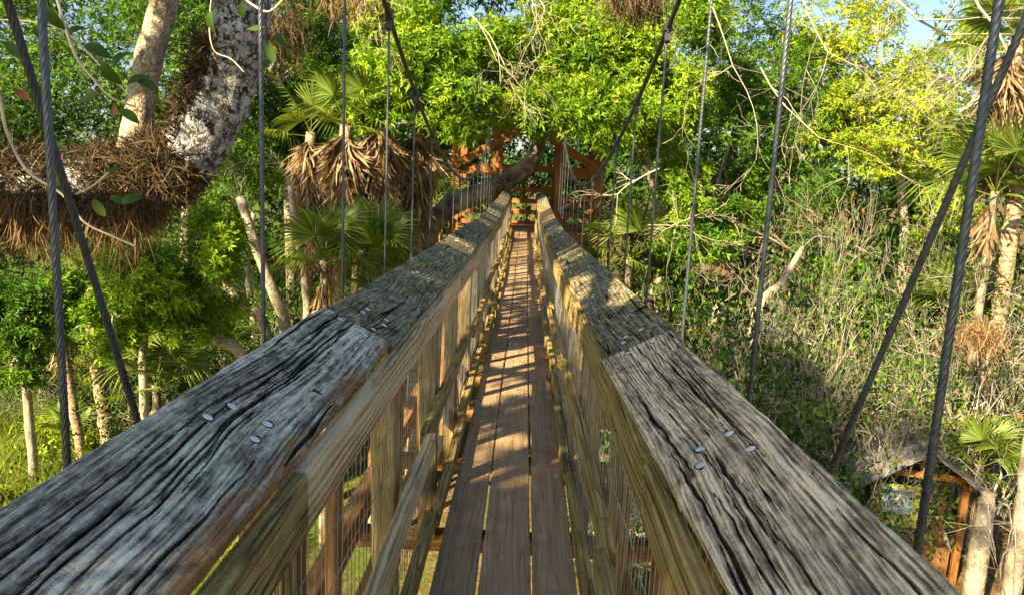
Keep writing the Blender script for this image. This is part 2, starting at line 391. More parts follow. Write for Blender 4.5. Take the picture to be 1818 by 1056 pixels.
M['leaf_grey'] = leaf_mat('leaf_grey', (0.016, 0.032, 0.014), (0.055, 0.085, 0.03), (0.15, 0.19, 0.055), trans=0.2, brown=0.04, spec=0.1)
M['frond'] = leaf_mat('palm_frond', (0.05, 0.10, 0.012), (0.11, 0.17, 0.02), (0.22, 0.25, 0.05), trans=0.30, rough=0.45, spec=0.2)
M['dead_frond'] = leaf_mat('dead_palm_frond', (0.07, 0.045, 0.025), (0.21, 0.14, 0.072), (0.44, 0.32, 0.18), trans=0.18, rough=0.7, spec=0.2)
M['fern'] = leaf_mat('dried_fern', (0.030, 0.023, 0.014), (0.075, 0.054, 0.030), (0.17, 0.125, 0.070), trans=0.1, rough=0.8, spec=0.1)
M['root'] = leaf_mat('hanging_root', (0.075, 0.047, 0.024), (0.17, 0.105, 0.05), (0.34, 0.22, 0.10), trans=0.05, rough=0.85, spec=0.1)
M['big_leaf'] = leaf_mat('oak_leaf', (0.03, 0.075, 0.012), (0.05, 0.11, 0.014), (0.09, 0.16, 0.02), trans=0.35, rough=0.35)
M['red_leaf'] = leaf_mat('withered_leaf', (0.16, 0.05, 0.02), (0.26, 0.09, 0.03), (0.34, 0.14, 0.04), trans=0.3)
M['grass'] = leaf_mat('grass_blade', (0.045, 0.085, 0.010), (0.14, 0.20, 0.015), (0.38, 0.36, 0.07), trans=0.4, rough=0.6)
M['litter'] = leaf_mat('fallen_leaf', (0.10, 0.055, 0.02), (0.22, 0.13, 0.05), (0.38, 0.26, 0.10), trans=0.1, rough=0.8)
M['bark_oak'] = bark_mat('oak_bark', (0.56, 0.57, 0.56), (0.020, 0.018, 0.017), scale=21.0, stretch=0.8, lichen=(0.13, 0.12, 0.105), lichen_amt=0.4, bump=1.0, edw=0.10, edr=0.20, hr=(0.46, 0.60))
M['bark_pale'] = bark_mat('pale_bark', (0.60, 0.50, 0.34), (0.10, 0.07, 0.04), scale=16.0, stretch=0.6, lichen=(0.50, 0.47, 0.38), lichen_amt=0.4)
M['bark_palm'] = bark_mat('palm_trunk', (0.58, 0.45, 0.27), (0.15, 0.095, 0.05), scale=7.0, stretch=1.4, rings=42.0, bump=1.0)
M['bark_dark'] = bark_mat('dark_bark', (0.19, 0.15, 0.10), (0.016, 0.013, 0.010), scale=7.0, stretch=0.5, lichen=(0.42, 0.38, 0.26), lichen_amt=0.6)
M['twig_grey'] = flat_mat('grey_twig', (0.34, 0.305, 0.24), rough=0.85, var=0.4, scale=6, spec=0.15)
M['twig_pale'] = flat_mat('bleached_twig', (0.60, 0.52, 0.37), rough=0.85, var=0.3, scale=6, spec=0.15)
M['roof_felt'] = flat_mat('grey_shingle', (0.20, 0.19, 0.18), rough=0.9, var=0.35, scale=9, bump=0.4, spec=0.1)

# ------------------------------------------------------------------ timber pieces
_bc = {}
def board_mesh(L, W, T, mat, seg=1, jit=0.0, seed=0, axis='Y', ch=None):
    """sawn board, chamfered, long axis Y (or X / Z), centred on its origin"""
    key = (round(L, 3), round(W, 3), round(T, 3), mat, seg, jit, seed, axis)
    if key in _bc: return _bc[key]
    c = ch if ch is not None else min(0.005, T * 0.15)
    a, t = W / 2, T / 2
    prof = np.array([[-a + c, -t], [a - c, -t], [a, -t + c], [a, t - c], [a - c, t], [-a + c, t], [-a, t - c], [-a, -t + c]])
    rng = np.random.default_rng(seed + 11)
    ys = np.linspace(-L / 2, L / 2, seg + 1)
    V = []
    for i, y in enumerate(ys):
        p = prof.copy()
        if jit: p += rng.normal(0, jit, p.shape)
        V.append(np.column_stack([p[:, 0], np.full(8, y) + (rng.normal(0, jit * 2, 8) if jit else 0), p[:, 1]]))
    V = np.concatenate(V)
    if axis == 'Z': V = V[:, [0, 2, 1]] * np.array([1, -1, 1])
    if axis == 'X': V = V[:, [1, 0, 2]] * np.array([1, -1, 1])
    F = []
    for i in range(seg):
        for j in range(8):
            k = (j + 1) % 8
            F.append((i * 8 + j, (i + 1) * 8 + j, (i + 1) * 8 + k, i * 8 + k))
    F.append(tuple(range(8))); F.append(tuple(seg * 8 + j for j in range(8))[::-1])
    me = bpy.data.meshes.new('board'); me.from_pydata(V.tolist(), [], F); me.update(); me.materials.append(M[mat])
    _bc[key] = me
    return me

def piece(name, parent, p0, p1, W, T, mat, roll=0.0, seg=1, jit=0.0, seed=0):
    """board whose long axis runs from p0 to p1 (world); roll turns it about that axis"""
    p0, p1 = Vector(p0), Vector(p1)
    d = p1 - p0; L = d.length; y = d.normalized()
    z = Vector((0, 0, 1)); 
    if abs(y.z) > 0.95: z = Vector((0, -1, 0))
    x = y.cross(z).normalized(); z = x.cross(y)
    R3 = Matrix((x, y, z)).transposed() @ Matrix.Rotation(roll, 3, 'Y')
    me = board_mesh(L, W, T, mat, seg, jit, seed)
    o = link(name, me, parent, None)
    base = parent.matrix_basis.inverted() if parent is not None else Matrix()
    o.matrix_local = base @ (Matrix.Translation((p0 + p1) / 2) @ R3.to_4x4())
    return o

# ================================================================== SETTING: ground
rngG = np.random.default_rng(3)
def hnoise(x, y):
    return (0.35 * np.sin(x * 0.21 + 1.3) * np.cos(y * 0.17 + 0.4) + 0.18 * np.sin(x * 0.53 + y * 0.41) + 0.08 * np.sin(x * 1.3 - y * 1.1))
def ground_z(x, y):
    f = np.clip(1 - (np.hypot(x, y - 20) - 60) / 40, 0, 1)
    return GROUND + hnoise(x, y) * f
gx = np.concatenate([[-1500, -400, -150], np.linspace(-70, 70, 141), [150, 400, 1500]])
gy = np.concatenate([[-1500, -400, -100], np.linspace(-40, 90, 131), [160, 400, 1500]])
XX, YY = np.meshgrid(gx, gy); ZZ = ground_z(XX, YY)
nxg = len(gx)
Fg = [(j * nxg + i, j * nxg + i + 1, (j + 1) * nxg + i + 1, (j + 1) * nxg + i) for j in range(len(gy) - 1) for i in range(nxg - 1)]
mg, ntg, bgp, _ = new_mat('forest_floor'); g = G(ntg)
tc = g.n('ShaderNodeTexCoord')
n1 = g.noise(tc.outputs['Object'], 0.35, 5.0, 0.6); n2 = g.noise(tc.outputs['Object'], 6.0, 6.0, 0.7)
soil = g.ramp(n2, [(0.3, (0.05, 0.033, 0.016)), (0.5, (0.13, 0.085, 0.04)), (0.7, (0.27, 0.19, 0.085))])
gx_, gy_, gz_ = g.sep(tc.outputs['Object'])
side = g.math('ADD', n1, g.math('MULTIPLY', gx_, -0.018))
grs = g.ramp(n2, [(0.3, (0.035, 0.06, 0.010)), (0.7, (0.12, 0.16, 0.02))])
g.set(bgp.inputs['Base Color'], g.mix(g.ramp(side, [(0.42, 0.0), (0.62, 1.0)]), soil, grs))
bgp.inputs['Roughness'].default_value = 0.95; bgp.inputs['Specular IOR Level'].default_value = 0.1
g.set(bgp.inputs['Normal'], g.bump(n2, 0.8, 0.08))
gm = np_mesh('ground', np.column_stack([XX.ravel(), YY.ravel(), ZZ.ravel()]), np.array(Fg), mg, smooth=True)
tag(link('ground', gm), kind='structure')

# ================================================================== THE FOOTBRIDGE
Y0, Y1 = -1.6, 23.3
def sag(y, amp=0.21):
    t = np.clip(y / 23.0, 0, 1)
    return -amp * math.sin(math.pi * t) ** 2
bridge = empty('footbridge', (0, 0, 0))
tag(bridge, 'narrow wooden suspension footbridge with tilted plank handrails, wire mesh sides and steel hanger ropes', 'footbridge')
rb = random.Random(5)

# --- deck: three lanes of planks
DX = 0.03
def run(lane_joints, fn):
    for i, (a, b) in enumerate(zip(lane_joints[:-1], lane_joints[1:])): fn(i, a, b)
lanes = [(-0.213, 0.186, [-1.6, 1.35, 4.25, 6.95, 9.6, 12.3, 15.0, 17.8, 20.6, 23.3]),
         (0.0, 0.218, [-1.6, 2.15, 5.12, 7.95, 10.9, 13.7, 16.4, 19.2, 23.3]),
         (0.213, 0.186, [-1.6, 1.5, 4.2, 6.9, 9.7, 12.4, 15.2, 18.0, 20.7, 23.3])]
for lx, lw, js in lanes:
    for i, (a, b) in enumerate(zip(js[:-1], js[1:])):
        dx = rb.uniform(-0.004, 0.004)
        o = piece('deck_plank', bridge, (lx + DX + dx, a + 0.004, sag(a) - 0.02), (lx + DX - dx, b - 0.004, sag(b) - 0.02), lw, 0.04, 'deck', seg=6, jit=0.0008, seed=i % 4)
# --- carrying timbers below the deck
for sx in (-0.28, 0.28):
    for i in range(8):
        a, b = Y0 + i * 3.1, Y0 + (i + 1) * 3.1
        b = min(b, 23.2)
        piece('joist', bridge, (sx + DX, a, sag(a) - 0.15), (sx + DX, b - 0.01, sag(b) - 0.15), 0.05, 0.19, 'beam')
HY = [1.45 + 1.17 * k for k in range(-1, 18)]
for y in HY:
    piece('cross_beam', bridge, (-1.02 + DX, y, sag(y) - 0.30), (1.02 + DX, y, sag(y) - 0.30), 0.09, 0.10, 'beam')
for sx in (-0.84, 0.84):
    ys = HY[::3] + [23.2]
    for a, b in zip([-1.5] + ys[:-1], ys):
        if b - a < 0.3: continue
        piece('side_beam', bridge, (sx + DX, a, sag(a) - 0.175), (sx + DX, b - 0.01, sag(b) - 0.175), 0.10, 0.145, 'beam')

# --- handrail caps, tilted towards the walkway
TILT = R_(27)
CW, CT = 0.25, 0.042
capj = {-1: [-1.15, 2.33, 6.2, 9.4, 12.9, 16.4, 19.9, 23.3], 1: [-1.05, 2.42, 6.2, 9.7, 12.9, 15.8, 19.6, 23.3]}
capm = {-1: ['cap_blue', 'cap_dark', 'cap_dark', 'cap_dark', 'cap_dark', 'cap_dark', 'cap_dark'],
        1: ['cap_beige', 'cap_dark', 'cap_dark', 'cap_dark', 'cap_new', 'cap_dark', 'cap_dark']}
AMP = {-1: 0.17, 1: 0.24}
INX = {-1: 0.372, 1: 0.350}
INZ = {-1: 1.118, 1: 1.085}
def cap_frame(side, y0, y1, off=0.0, lift=0.0):
    x0 = side * (INX[side] + CW / 2 * math.cos(TILT) + off)
    za = INZ[side] + CW / 2 * math.sin(TILT) + lift
    p0 = Vector((x0, y0, za + sag(y0, AMP[side]))); p1 = Vector((x0, y1, za + sag(y1, AMP[side])))
    return p0, p1
def relief_mesh(L, W, T, mat, seed, wav, ncr, bend):
    """old plank whose top is a fine grid with raised grain and open drying checks"""
    rg = np.random.default_rng(seed)
    nx, ny = 128, int(L / 0.0042)
    xs = np.linspace(-W / 2, W / 2, nx); ys = np.linspace(-L / 2, L / 2, ny)
    X, Y = np.meshgrid(xs, ys)
    ph = rg.uniform(0, 6.28, 6)
    warp = bend * np.exp(-((Y - L * 0.22) / 0.24) ** 2) * np.exp(-((X + 0.02) / 0.10) ** 2) + 0.008 * np.sin(Y * 2.1 + ph[0]) + 0.004 * np.sin(Y * 5.3 + X * 9 + ph[1])
    wig = wav * np.sin(Y * 62 + 5 * np.sin(Y * 7 + ph[2]) + X * 40) * (0.5 + 0.5 * np.sin(Y * 3.1 + X * 22 + ph[3])) + 0.0006 * np.sin(Y * 25 + ph[4])
    xg = X - warp + wig
    def lines(freq, yf, sd):
        r = np.random.default_rng(sd); nU = int(0.5 * freq) + 8; nV = int(L * yf) + 4; A = r.normal(0, 1, (nV, nU))
        u = np.clip((xg + 0.2) * freq, 0, nU - 2.001); v = np.clip((Y + L / 2) * yf, 0, nV - 2.001)
        iu, iv = u.astype(int), v.astype(int); fu, fv = u - iu, v - iv; fu = fu * fu * (3 - 2 * fu); fv = fv * fv * (3 - 2 * fv)
        return (A[iv, iu] * (1 - fu) + A[iv, iu + 1] * fu) * (1 - fv) + (A[iv + 1, iu] * (1 - fu) + A[iv + 1, iu + 1] * fu) * fv
    grain = 0.6 * lines(260, 2.2, seed + 1) + 0.5 * lines(90, 1.4, seed + 2) + 0.35 * lines(420, 30, seed + 3)
    crack = np.zeros_like(X)
    for k in range(ncr):
        x0 = -W / 2 + W * (k + rg.uniform(0.15, 0.85)) / ncr; y0 = rg.uniform(-L / 2 - 0.3, L / 2 - 0.3); ln = rg.uniform(0.35, 1.7)
        t = (Y - y0) / ln; env = np.where((t > 0) & (t < 1), np.clip(np.sin(np.clip(t, 0, 1) * math.pi) * 1.6, 0, 1), 0)
        hw = rg.choice([0.0009, 0.0014, 0.0022, 0.0034]) * env * (0.75 + 0.25 * np.sin(Y * 17 + k)) + 1e-5
        xc = x0 + 0.0022 * np.sin(Y * 9 + k * 2) + 0.0012 * np.sin(Y * 31 + k)
        m = np.clip(1.5 - np.abs(xg - xc) / np.maximum(hw, 0.0007), 0, 1) * (env > 0.02)
        crack = np.maximum(crack, m)
    edge = np.clip((W / 2 - np.abs(X)) / 0.009, 0, 1)
    Z = T / 2 + 0.0006 * grain - 0.007 * crack - 0.0045 * (1 - edge) ** 2
    Xj = X + np.where(np.abs(X) > W / 2 - 1e-4, 0.0012 * np.sin(Y * 23 + ph[5]) + 0.0008 * np.sin(Y * 71), 0)
    top = np.stack([Xj, Y, Z], -1)
    V = top.reshape(-1, 3); idx = np.arange(ny * nx).reshape(ny, nx)
    F = [np.stack([idx[:-1, :-1], idx[:-1, 1:], idx[1:, 1:], idx[1:, :-1]], -1).reshape(-1, 4)]
    n = len(V); low = []
    for colx in (0, nx - 1):
        b = top[:, colx].copy(); b[:, 2] = -T / 2; low.append(b)
        bi = n + np.arange(ny); n += ny; ti = idx[:, colx]
        q = [ti[:-1], ti[1:], bi[1:], bi[:-1]] if colx == 0 else [ti[:-1], bi[:-1], bi[1:], ti[1:]]
        F.append(np.stack(q, -1))
    for row in (0, ny - 1):
        b = top[row].copy(); b[:, 2] = -T / 2; low.append(b)
        bi = n + np.arange(nx); n += nx; ti = idx[row]
        q = [ti[:-1], bi[:-1], bi[1:], ti[1:]] if row == 0 else [ti[:-1], ti[1:], bi[1:], bi[:-1]]
        F.append(np.stack(q, -1))
    low.append(np.array([[-W / 2, -L / 2, -T / 2], [W / 2, -L / 2, -T / 2], [W / 2, L / 2, -T / 2], [-W / 2, L / 2, -T / 2]]) + np.array([0, 0, 0.0004])); F.append(np.array([[n + 3, n + 2, n + 1, n]]))
    V = np.concatenate([V] + low); F = np.concatenate(F)
    me = np_mesh('handrail_plank', V, F, M[mat])
    for nm, fld in (('crack', crack), ('grain', np.clip(grain, -2, 2))):
        at = me.attributes.new(nm, 'FLOAT', 'POINT'); at.data.foreach_set('value', np.concatenate([fld.ravel(), np.zeros(len(V) - ny * nx)]).astype(np.float32))
    return me
def cap_board(side, i, a, b):
    off = [0.004, -0.004, 0.002, -0.002][i % 4] * (1 if side < 0 else -1); lift = [0.0, -0.009, 0.0, -0.006][i % 4]
    p0, p1 = cap_frame(side, a + 0.005, b - 0.005, off, lift)
    if i == 0 and side > 0: p0.x += 0.085; p1.x -= 0.022      # this plank lies askew on its posts
    n = Vector((-side * math.sin(TILT), 0, math.cos(TILT)))
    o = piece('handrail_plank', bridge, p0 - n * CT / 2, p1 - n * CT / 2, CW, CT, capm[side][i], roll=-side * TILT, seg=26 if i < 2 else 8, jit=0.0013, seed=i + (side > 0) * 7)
    if i == 0:
        o.data = relief_mesh(b - a - 0.01, CW, CT, capm[side][0], 71 if side < 0 else 72, 0.0006 if side < 0 else 0.0013, 26 if side < 0 else 24, -0.03 if side < 0 else 0.012)
    return o
# nail heads
def nail_mesh(mat):
    V = [(0, 0, 0.0022)]; F = []
    n = 14
    for r, z in ((0.0055, 0.0018), (0.0078, 0.0004), (0.0078, -0.004)):
        for j in range(n): V.append((r * math.cos(j * 2 * math.pi / n), r * math.sin(j * 2 * math.pi / n), z))
    for j in range(n):
        k = (j + 1) % n
        F.append((0, 1 + j, 1 + k))
        for q in range(2): F.append((1 + q * n + j, 1 + (q + 1) * n + j, 1 + (q + 1) * n + k, 1 + q * n + k))
    b0 = len(V); nf = len(F)
    for j in range(n): V.append((0.0085 * math.cos(j * 2 * math.pi / n) + 0.0015, 0.0105 * math.sin(j * 2 * math.pi / n) + (0.004 if 2 < j < 5 else 0), 0.00025))
    F.append(tuple(range(b0, b0 + n)))
    me = bpy.data.meshes.new('nail'); me.from_pydata(V, [], F); me.materials.append(M[mat]); me.materials.append(M['nail_stain']); me.polygons[nf].material_index = 1; me.update()
    return me
nail_a, nail_b = nail_mesh('nail'), nail_mesh('nail_rust')
caps = {-1: [], 1: []}
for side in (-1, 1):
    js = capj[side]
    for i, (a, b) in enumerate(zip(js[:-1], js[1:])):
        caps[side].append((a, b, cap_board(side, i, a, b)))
POSTS = {-1: [0.15 + 1.2 * k for k in range(-1, 20)], 1: [0.25 + 1.2 * k for k in range(-1, 20)]}
for side in (-1, 1):
    for y in POSTS[side] + [j for j in capj[side][1:-1]]:
        isj = y in capj[side]
        for (a, b, o) in caps[side]:
            if y < a - 0.1 or y > b + 0.1: continue
            for (dx, dy) in ((-0.045, -0.035), (0.045, -0.045), (-0.04, 0.035), (0.042, 0.04)):
                yy = y + dy * (1.0 if not isj else 1.4) + rb.uniform(-0.012, 0.012)
                if yy < a + 0.012 or yy > b - 0.012: continue
                L = b - a
                nm = link('nail', nail_b if (rb.random() < 0.12) else nail_a, o)
                nm.matrix_local = Matrix.Translation((dx + rb.uniform(-0.01, 0.01), yy - (a + b) / 2, CT / 2 + 0.0006)) @ Euler((rb.uniform(-0.04, 0.04), rb.uniform(-0.04, 0.04), rb.choice((0, math.pi)) + rb.uniform(-.3, .3))).to_matrix().to_4x4() @ Matrix.Scale(1.35, 4)

# --- posts, aprons, mid rails, kerbs
for side in (-1, 1):
    A = AMP[side]
    for y in POSTS[side]:
        if y < -0.5 or y > 23: continue
        s = sag(y, A)
        zt = INZ[side] - 0.02
        o = link('post', board_mesh(1.36, 0.088, 0.088, 'post', axis='Z', seed=int(y * 3) % 5, jit=0.001, seg=3), bridge)
        o.location = (side * 0.437 + DX * 0.4, y, s + zt - 0.68); o.rotation_euler = (0, side * R_(1.5), 0)
    for y in POSTS[side]:
        for fy in (0.42, 0.82):
            if -0.3 < y + fy < 22.5:
                o = link('baluster', board_mesh(1.28, 0.038, 0.085, 'beam_up', axis='Z', seed=int(y) % 3), bridge)
                o.location = (side * 0.53 + DX * 0.4, y + fy, sag(y + fy, A) + INZ[side] - 0.72)
    # apron boards under the cap
    ap = {-1: [-1.3, 1.38, 4.95, 8.5, 12.1, 15.7, 19.3, 23.2], 1: [-1.3, 1.62, 4.0, 7.6, 11.2, 14.8, 18.4, 23.2]}[side]
    for i, (a, b) in enumerate(zip(ap[:-1], ap[1:])):
        mt = 'pine_pale' if (side < 0 and i in (1, 2)) else 'pine_moss'
        x = side * (INX[side] + 0.012 + (0.006 if i % 2 else 0.0))
        z = INZ[side] - 0.125
        piece('apron_board', bridge, (x, a + .003, z + sag(a, A)), (x, b - .003, z + sag(b, A)), 0.038, 0.135, mt, seg=8, jit=0.0012, seed=i)
    # mid rails, pieced together and stepping in and out
    md = {-1: [-1.0, 3.05, 5.6, 8.0, 10.4, 13.0, 16.0, 19.5, 23.2], 1: [-1.0, 2.1, 4.75, 7.1, 9.5, 12.0, 15.0, 18.5, 23.2]}[side]
    for i, (a, b) in enumerate(zip(md[:-1], md[1:])):
        mt = 'pine_pale' if (side < 0 and i == 0) else 'pine_moss'
        x = side * (0.335 + (0.018 if i % 2 else -0.012)); z = 0.52
        piece('mid_rail', bridge, (x, a + .004, z + sag(a, A)), (x, b - .004, z + sag(b, A)), 0.04, 0.088, mt, seg=8, jit=0.001, seed=i + 3)
    kb = {-1: [-1.0, 3.3, 4.9, 7.3, 9.7, 12.1, 14.5, 17.0, 20.0, 23.2], 1: [-1.0, 3.9, 5.4, 7.7, 10.1, 12.5, 14.9, 17.4, 20.2, 23.2]}[side]
    for i, (a, b) in enumerate(zip(kb[:-1], kb[1:])):
        x = side * (0.335 + (0.0 if i % 2 else 0.022)) + DX * 0.4; z = 0.05
        piece('kerb_rail', bridge, (x, a + .005, z + sag(a)), (x, b - .005, z + sag(b)), 0.05, 0.09, 'pine_moss', seg=6, jit=0.0012, seed=i + 5)
    # lower outside strips seen through the mesh
    for i in range(8):
        a = -1.0 + i * 3.05; b = min(a + 3.04, 23.2)
        piece('outer_strip', bridge, (side * 0.50 + DX * .4, a, 0.10 + sag(a, A)), (side * 0.50 + DX * .4, b, 0.10 + sag(b, A)), 0.035, 0.14, 'beam', seed=i)

# --- welded wire mesh, one panel per bay
for side in (-1, 1):
    A = AMP[side]
    ps = [y for y in POSTS[side] if -1.1 < y < 23.1]
    for a, b in zip(ps[:-1], ps[1:]):
        V = []; F = []
        rr = np.random.default_rng(int(a * 100) + 1007 + side)
        X = side * 0.388
        far = a > 9
        n = 24 if not far else 12
        th = 0.0014 if not far else 0.0016
        mb = MB()
        for y in np.linspace(a, b, n, endpoint=False):
            s = sag(y, A)
            zz = np.linspace(0.02, INZ[side] - 0.06, 5 if not far else 3)
            pts = np.column_stack([X + rr.normal(0, 0.0012, len(zz)), y + rr.normal(0, 0.0015, len(zz)), zz + s])
            mb.tube(pts, th, 3, cap=False)
        for z in (0.10, 0.24, 0.38, 0.66, 0.80, 0.92):
            yy = np.linspace(a, b, 22 if not far else 8)
            pts = np.column_stack([np.full(len(yy), X - side * 0.002), yy, z + np.array([sag(v, A) for v in yy]) + 0.006 * np.sin(yy * 7 + z * 20) + rr.normal(0, 0.0015, len(yy))])
            mb.tube(pts, th * 1.15, 3, cap=False)
        o = link('wire_mesh', mb.mesh('wire_mesh', M['wire']), bridge); o['kind'] = 'stuff'

# --- hanger ropes, main cables, stays
def rope_mesh(name, p0, p1, r, strands=7, lay=0.15, step=0.008, mat='steel', bow=0.0):
    p0, p1 = np.array(p0, float), np.array(p1, float); L = np.linalg.norm(p1 - p0)
    m = max(2, int(L / step)); n = strands * 4
    t = np.linspace(0, 1, m + 1)
    pts = p0[None] + (p1 - p0)[None] * t[:, None]
    pts[:, 0] += bow * np.sin(t * math.pi)
    pts, T, N, B = frames(pts)
    a = np.arange(n) / n * 2 * math.pi
    tw = t * L / lay * 2 * math.pi
    ang = a[None, :] + tw[:, None]
    rad = r * (0.80 + 0.20 * np.abs(np.sin(a * strands / 2)))[None, :]
    V = pts[:, None, :] + rad[:, :, None] * (np.cos(ang)[:, :, None] * N[:, None] + np.sin(ang)[:, :, None] * B[:, None])
    idx = np.arange((m + 1) * n).reshape(m + 1, n)
    F = np.stack([idx[:-1, :], np.roll(idx, -1, 1)[:-1, :], np.roll(idx, -1, 1)[1:, :], idx[1:, :]], -1).reshape(-1, 4)
    return np_mesh(name, V.reshape(-1, 3), F, M[mat], smooth=True)

def cable_z(y): return EYE.z - 0.10 + 0.025 * (y - 11.5) ** 2
HXT = {-1: -0.90, 1: 0.90}
clamp = MB()
clamp.box((0, 0, 0), (0.05, 0.07, 0.045)); clamp.box((0, 0.0, -0.05), (0.035, 0.035, 0.07))
for dy in (-0.022, 0.022):
    clamp.tube([(0, dy, -0.03), (0, dy, 0.062)], 0.007, 6); clamp.tube([(0, dy, 0.028), (0, dy, 0.042)], 0.013, 6)
clamp_me = clamp.mesh('rope_clamp', M['dark_steel'])
for side in (-1, 1):
    for k, y in enumerate(HY):
        if y < 0 or y > 21.3: continue
        zt = cable_z(y); zb = sag(y) - 0.30
        r = 0.0082 if side < 0 else 0.0092
        if y < 6.5: me = rope_mesh('hanger_rope', (HXT[side], y, zb), (HXT[side], y, min(zt, 5.4)), r, step=0.010 if y < 3 else 0.02)
        else: me = rope_mesh('hanger_rope', (HXT[side], y, zb), (HXT[side], y, zt), r * 0.95, strands=3, step=0.08, lay=0.6)
        link('hanger_rope', me, bridge)
        o = link('rope_clamp', clamp_me, bridge)
        sl = math.atan(0.05 * (y - 11.5))
        o.matrix_local = Matrix.Translation((HXT[side], y, zt)) @ Matrix.Rotation(sl, 4, 'X')
    yy = np.linspace(-3.0, 23.5, 90)
    V, F = tube(np.column_stack([np.full(90, HXT[side]), yy, [cable_z(v) for v in yy]]), 0.017, 8)
    mb = MB(); mb.add(V, F)
    link('main_cable', mb.mesh('main_cable', M['dark_steel'], True), bridge)
    # slanting stay beside the nearest hanger
    if side < 0: a, b = P(-8, -160, 1.40), P(300, 860, 1.75)
    else: a, b = P(1860, -122, 1.55), P(1395, 978, 2.05)
    a, b = Vector(a), Vector(b)
    a.x += side * 0.03; b.x += side * 0.03
    d = (a - b)
    link('stay_rope', rope_mesh('stay_rope', b - d * 0.25, a + d * 0.8, 0.0088, mat='dark_steel' if side < 0 else 'steel', step=0.010), bridge)

# ================================================================== THE TIMBER TOWER
TY = 23.7
tower = empty('timber_tower', (0.04, TY, GROUND))
tag(tower, 'orange stained timber tower with braced posts and slatted railing at the footbridge end', 'tower')
def tp(name, a, b, W, T, roll=0.0, mat=None):
    d = Vector(b) - Vector(a)
    return piece(name, tower, a, b, W, T, 'tower_y', roll)
cx = 0.06
for x in (-2.3, -1.02, 1.02, 2.3):
    top = 6.4 if abs(x) < 2 else 3.3
    tp('post', (cx + x, TY, GROUND - 0.2), (cx + x, TY, top), 0.27, 0.27)
    tp('post', (cx + x, TY + 3.0, GROUND - 0.2), (cx + x, TY + 3.0, 6.2 if abs(x) < 2 else 3.3), 0.22, 0.22)
for s in (-1, 1):
    # level beams and gable braces in front of the posts
    tp('level_beam', (cx + s * 1.14, TY - 0.02, 1.80), (cx + s * 2.18, TY - 0.02, 1.80), 0.08, 0.36)
    tp('level_beam', (cx + s * 1.14, TY - 0.02, 0.98), (cx + s * 2.18, TY - 0.02, 0.98), 0.06, 0.15)
    tp('gable_brace', (cx + s * 2.42, TY - 0.165, 1.82), (cx + s * 0.05, TY - 0.165, 3.22), 0.07, 0.26)
    tp('cross_brace', (cx + s * 1.1, TY - 0.15, -0.35), (cx + s * 2.35, TY - 0.15, -2.6), 0.05, 0.16)
    tp('cross_brace', (cx + s * 2.3, TY - 0.20, -0.35), (cx + s * 1.05, TY - 0.20, -2.6), 0.05, 0.16)
    tp('cross_brace', (cx + s * 2.3, TY + 0.2, 1.62), (cx + s * 1.1, TY + 0.2, 0.1), 0.05, 0.14)
    for z in (0.12, 0.45, 0.75):
        tp('rail_plank', (cx + s * 1.13, TY + 0.02, z), (cx + s * 2.19, TY + 0.02, z), 0.04, 0.15)
    for z in (0.05, 0.42, 0.80, 1.18):
        tp('rail_plank', (cx + s * 2.3, TY + 0.14, z), (cx + s * 2.3, TY + 2.86, z), 0.04, 0.17)
    tp('side_joist', (cx + s * 2.3, TY + 0.14, -0.22), (cx + s * 2.3, TY + 2.86, -0.22), 0.08, 0.24)
    tp('stair_stringer', (cx + s * 2.75, TY + 0.4, -0.2), (cx + s * 3.4, TY + 4.2, -3.6), 0.06, 0.28)
for z in (-0.03, 0.36, 0.75, 1.16):
    tp('rail_plank', (cx - 0.90, TY + 2.86, z), (cx + 0.90, TY + 2.86, z), 0.04, 0.17)
tp('front_beam', (cx - 2.5, TY - 0.17, -0.26), (cx + 2.5, TY - 0.17, -0.26), 0.08, 0.26)
tp('header_beam', (cx - 0.89, TY + 0.02, 3.05), (cx + 0.89, TY + 0.02, 3.05), 0.10, 0.24)
tp('header_beam', (cx - 0.89, TY + 3.0, 1.9), (cx + 0.89, TY + 3.0, 1.9), 0.10, 0.24)
for i in range(12):
    y = TY + 0.10 + i * 0.255
    piece('shade_roof_plank', tower, (cx - 2.45, y, 3.45), (cx + 2.45, y, 3.45), 0.245, 0.05, 'tower_y')  # planking hidden by leaves, added to shade the inside of the tower
for i in range(12):
    y = TY - 0.02 + i * 0.255
    piece('floor_plank', tower, (cx - 2.18, y, -0.06), (cx + 2.18, y, -0.06), 0.24, 0.04, 'tower_y')

# ================================================================== VEGETATION
def unit(a): return a / (np.linalg.norm(a, axis=-1, keepdims=True) + 1e-9)

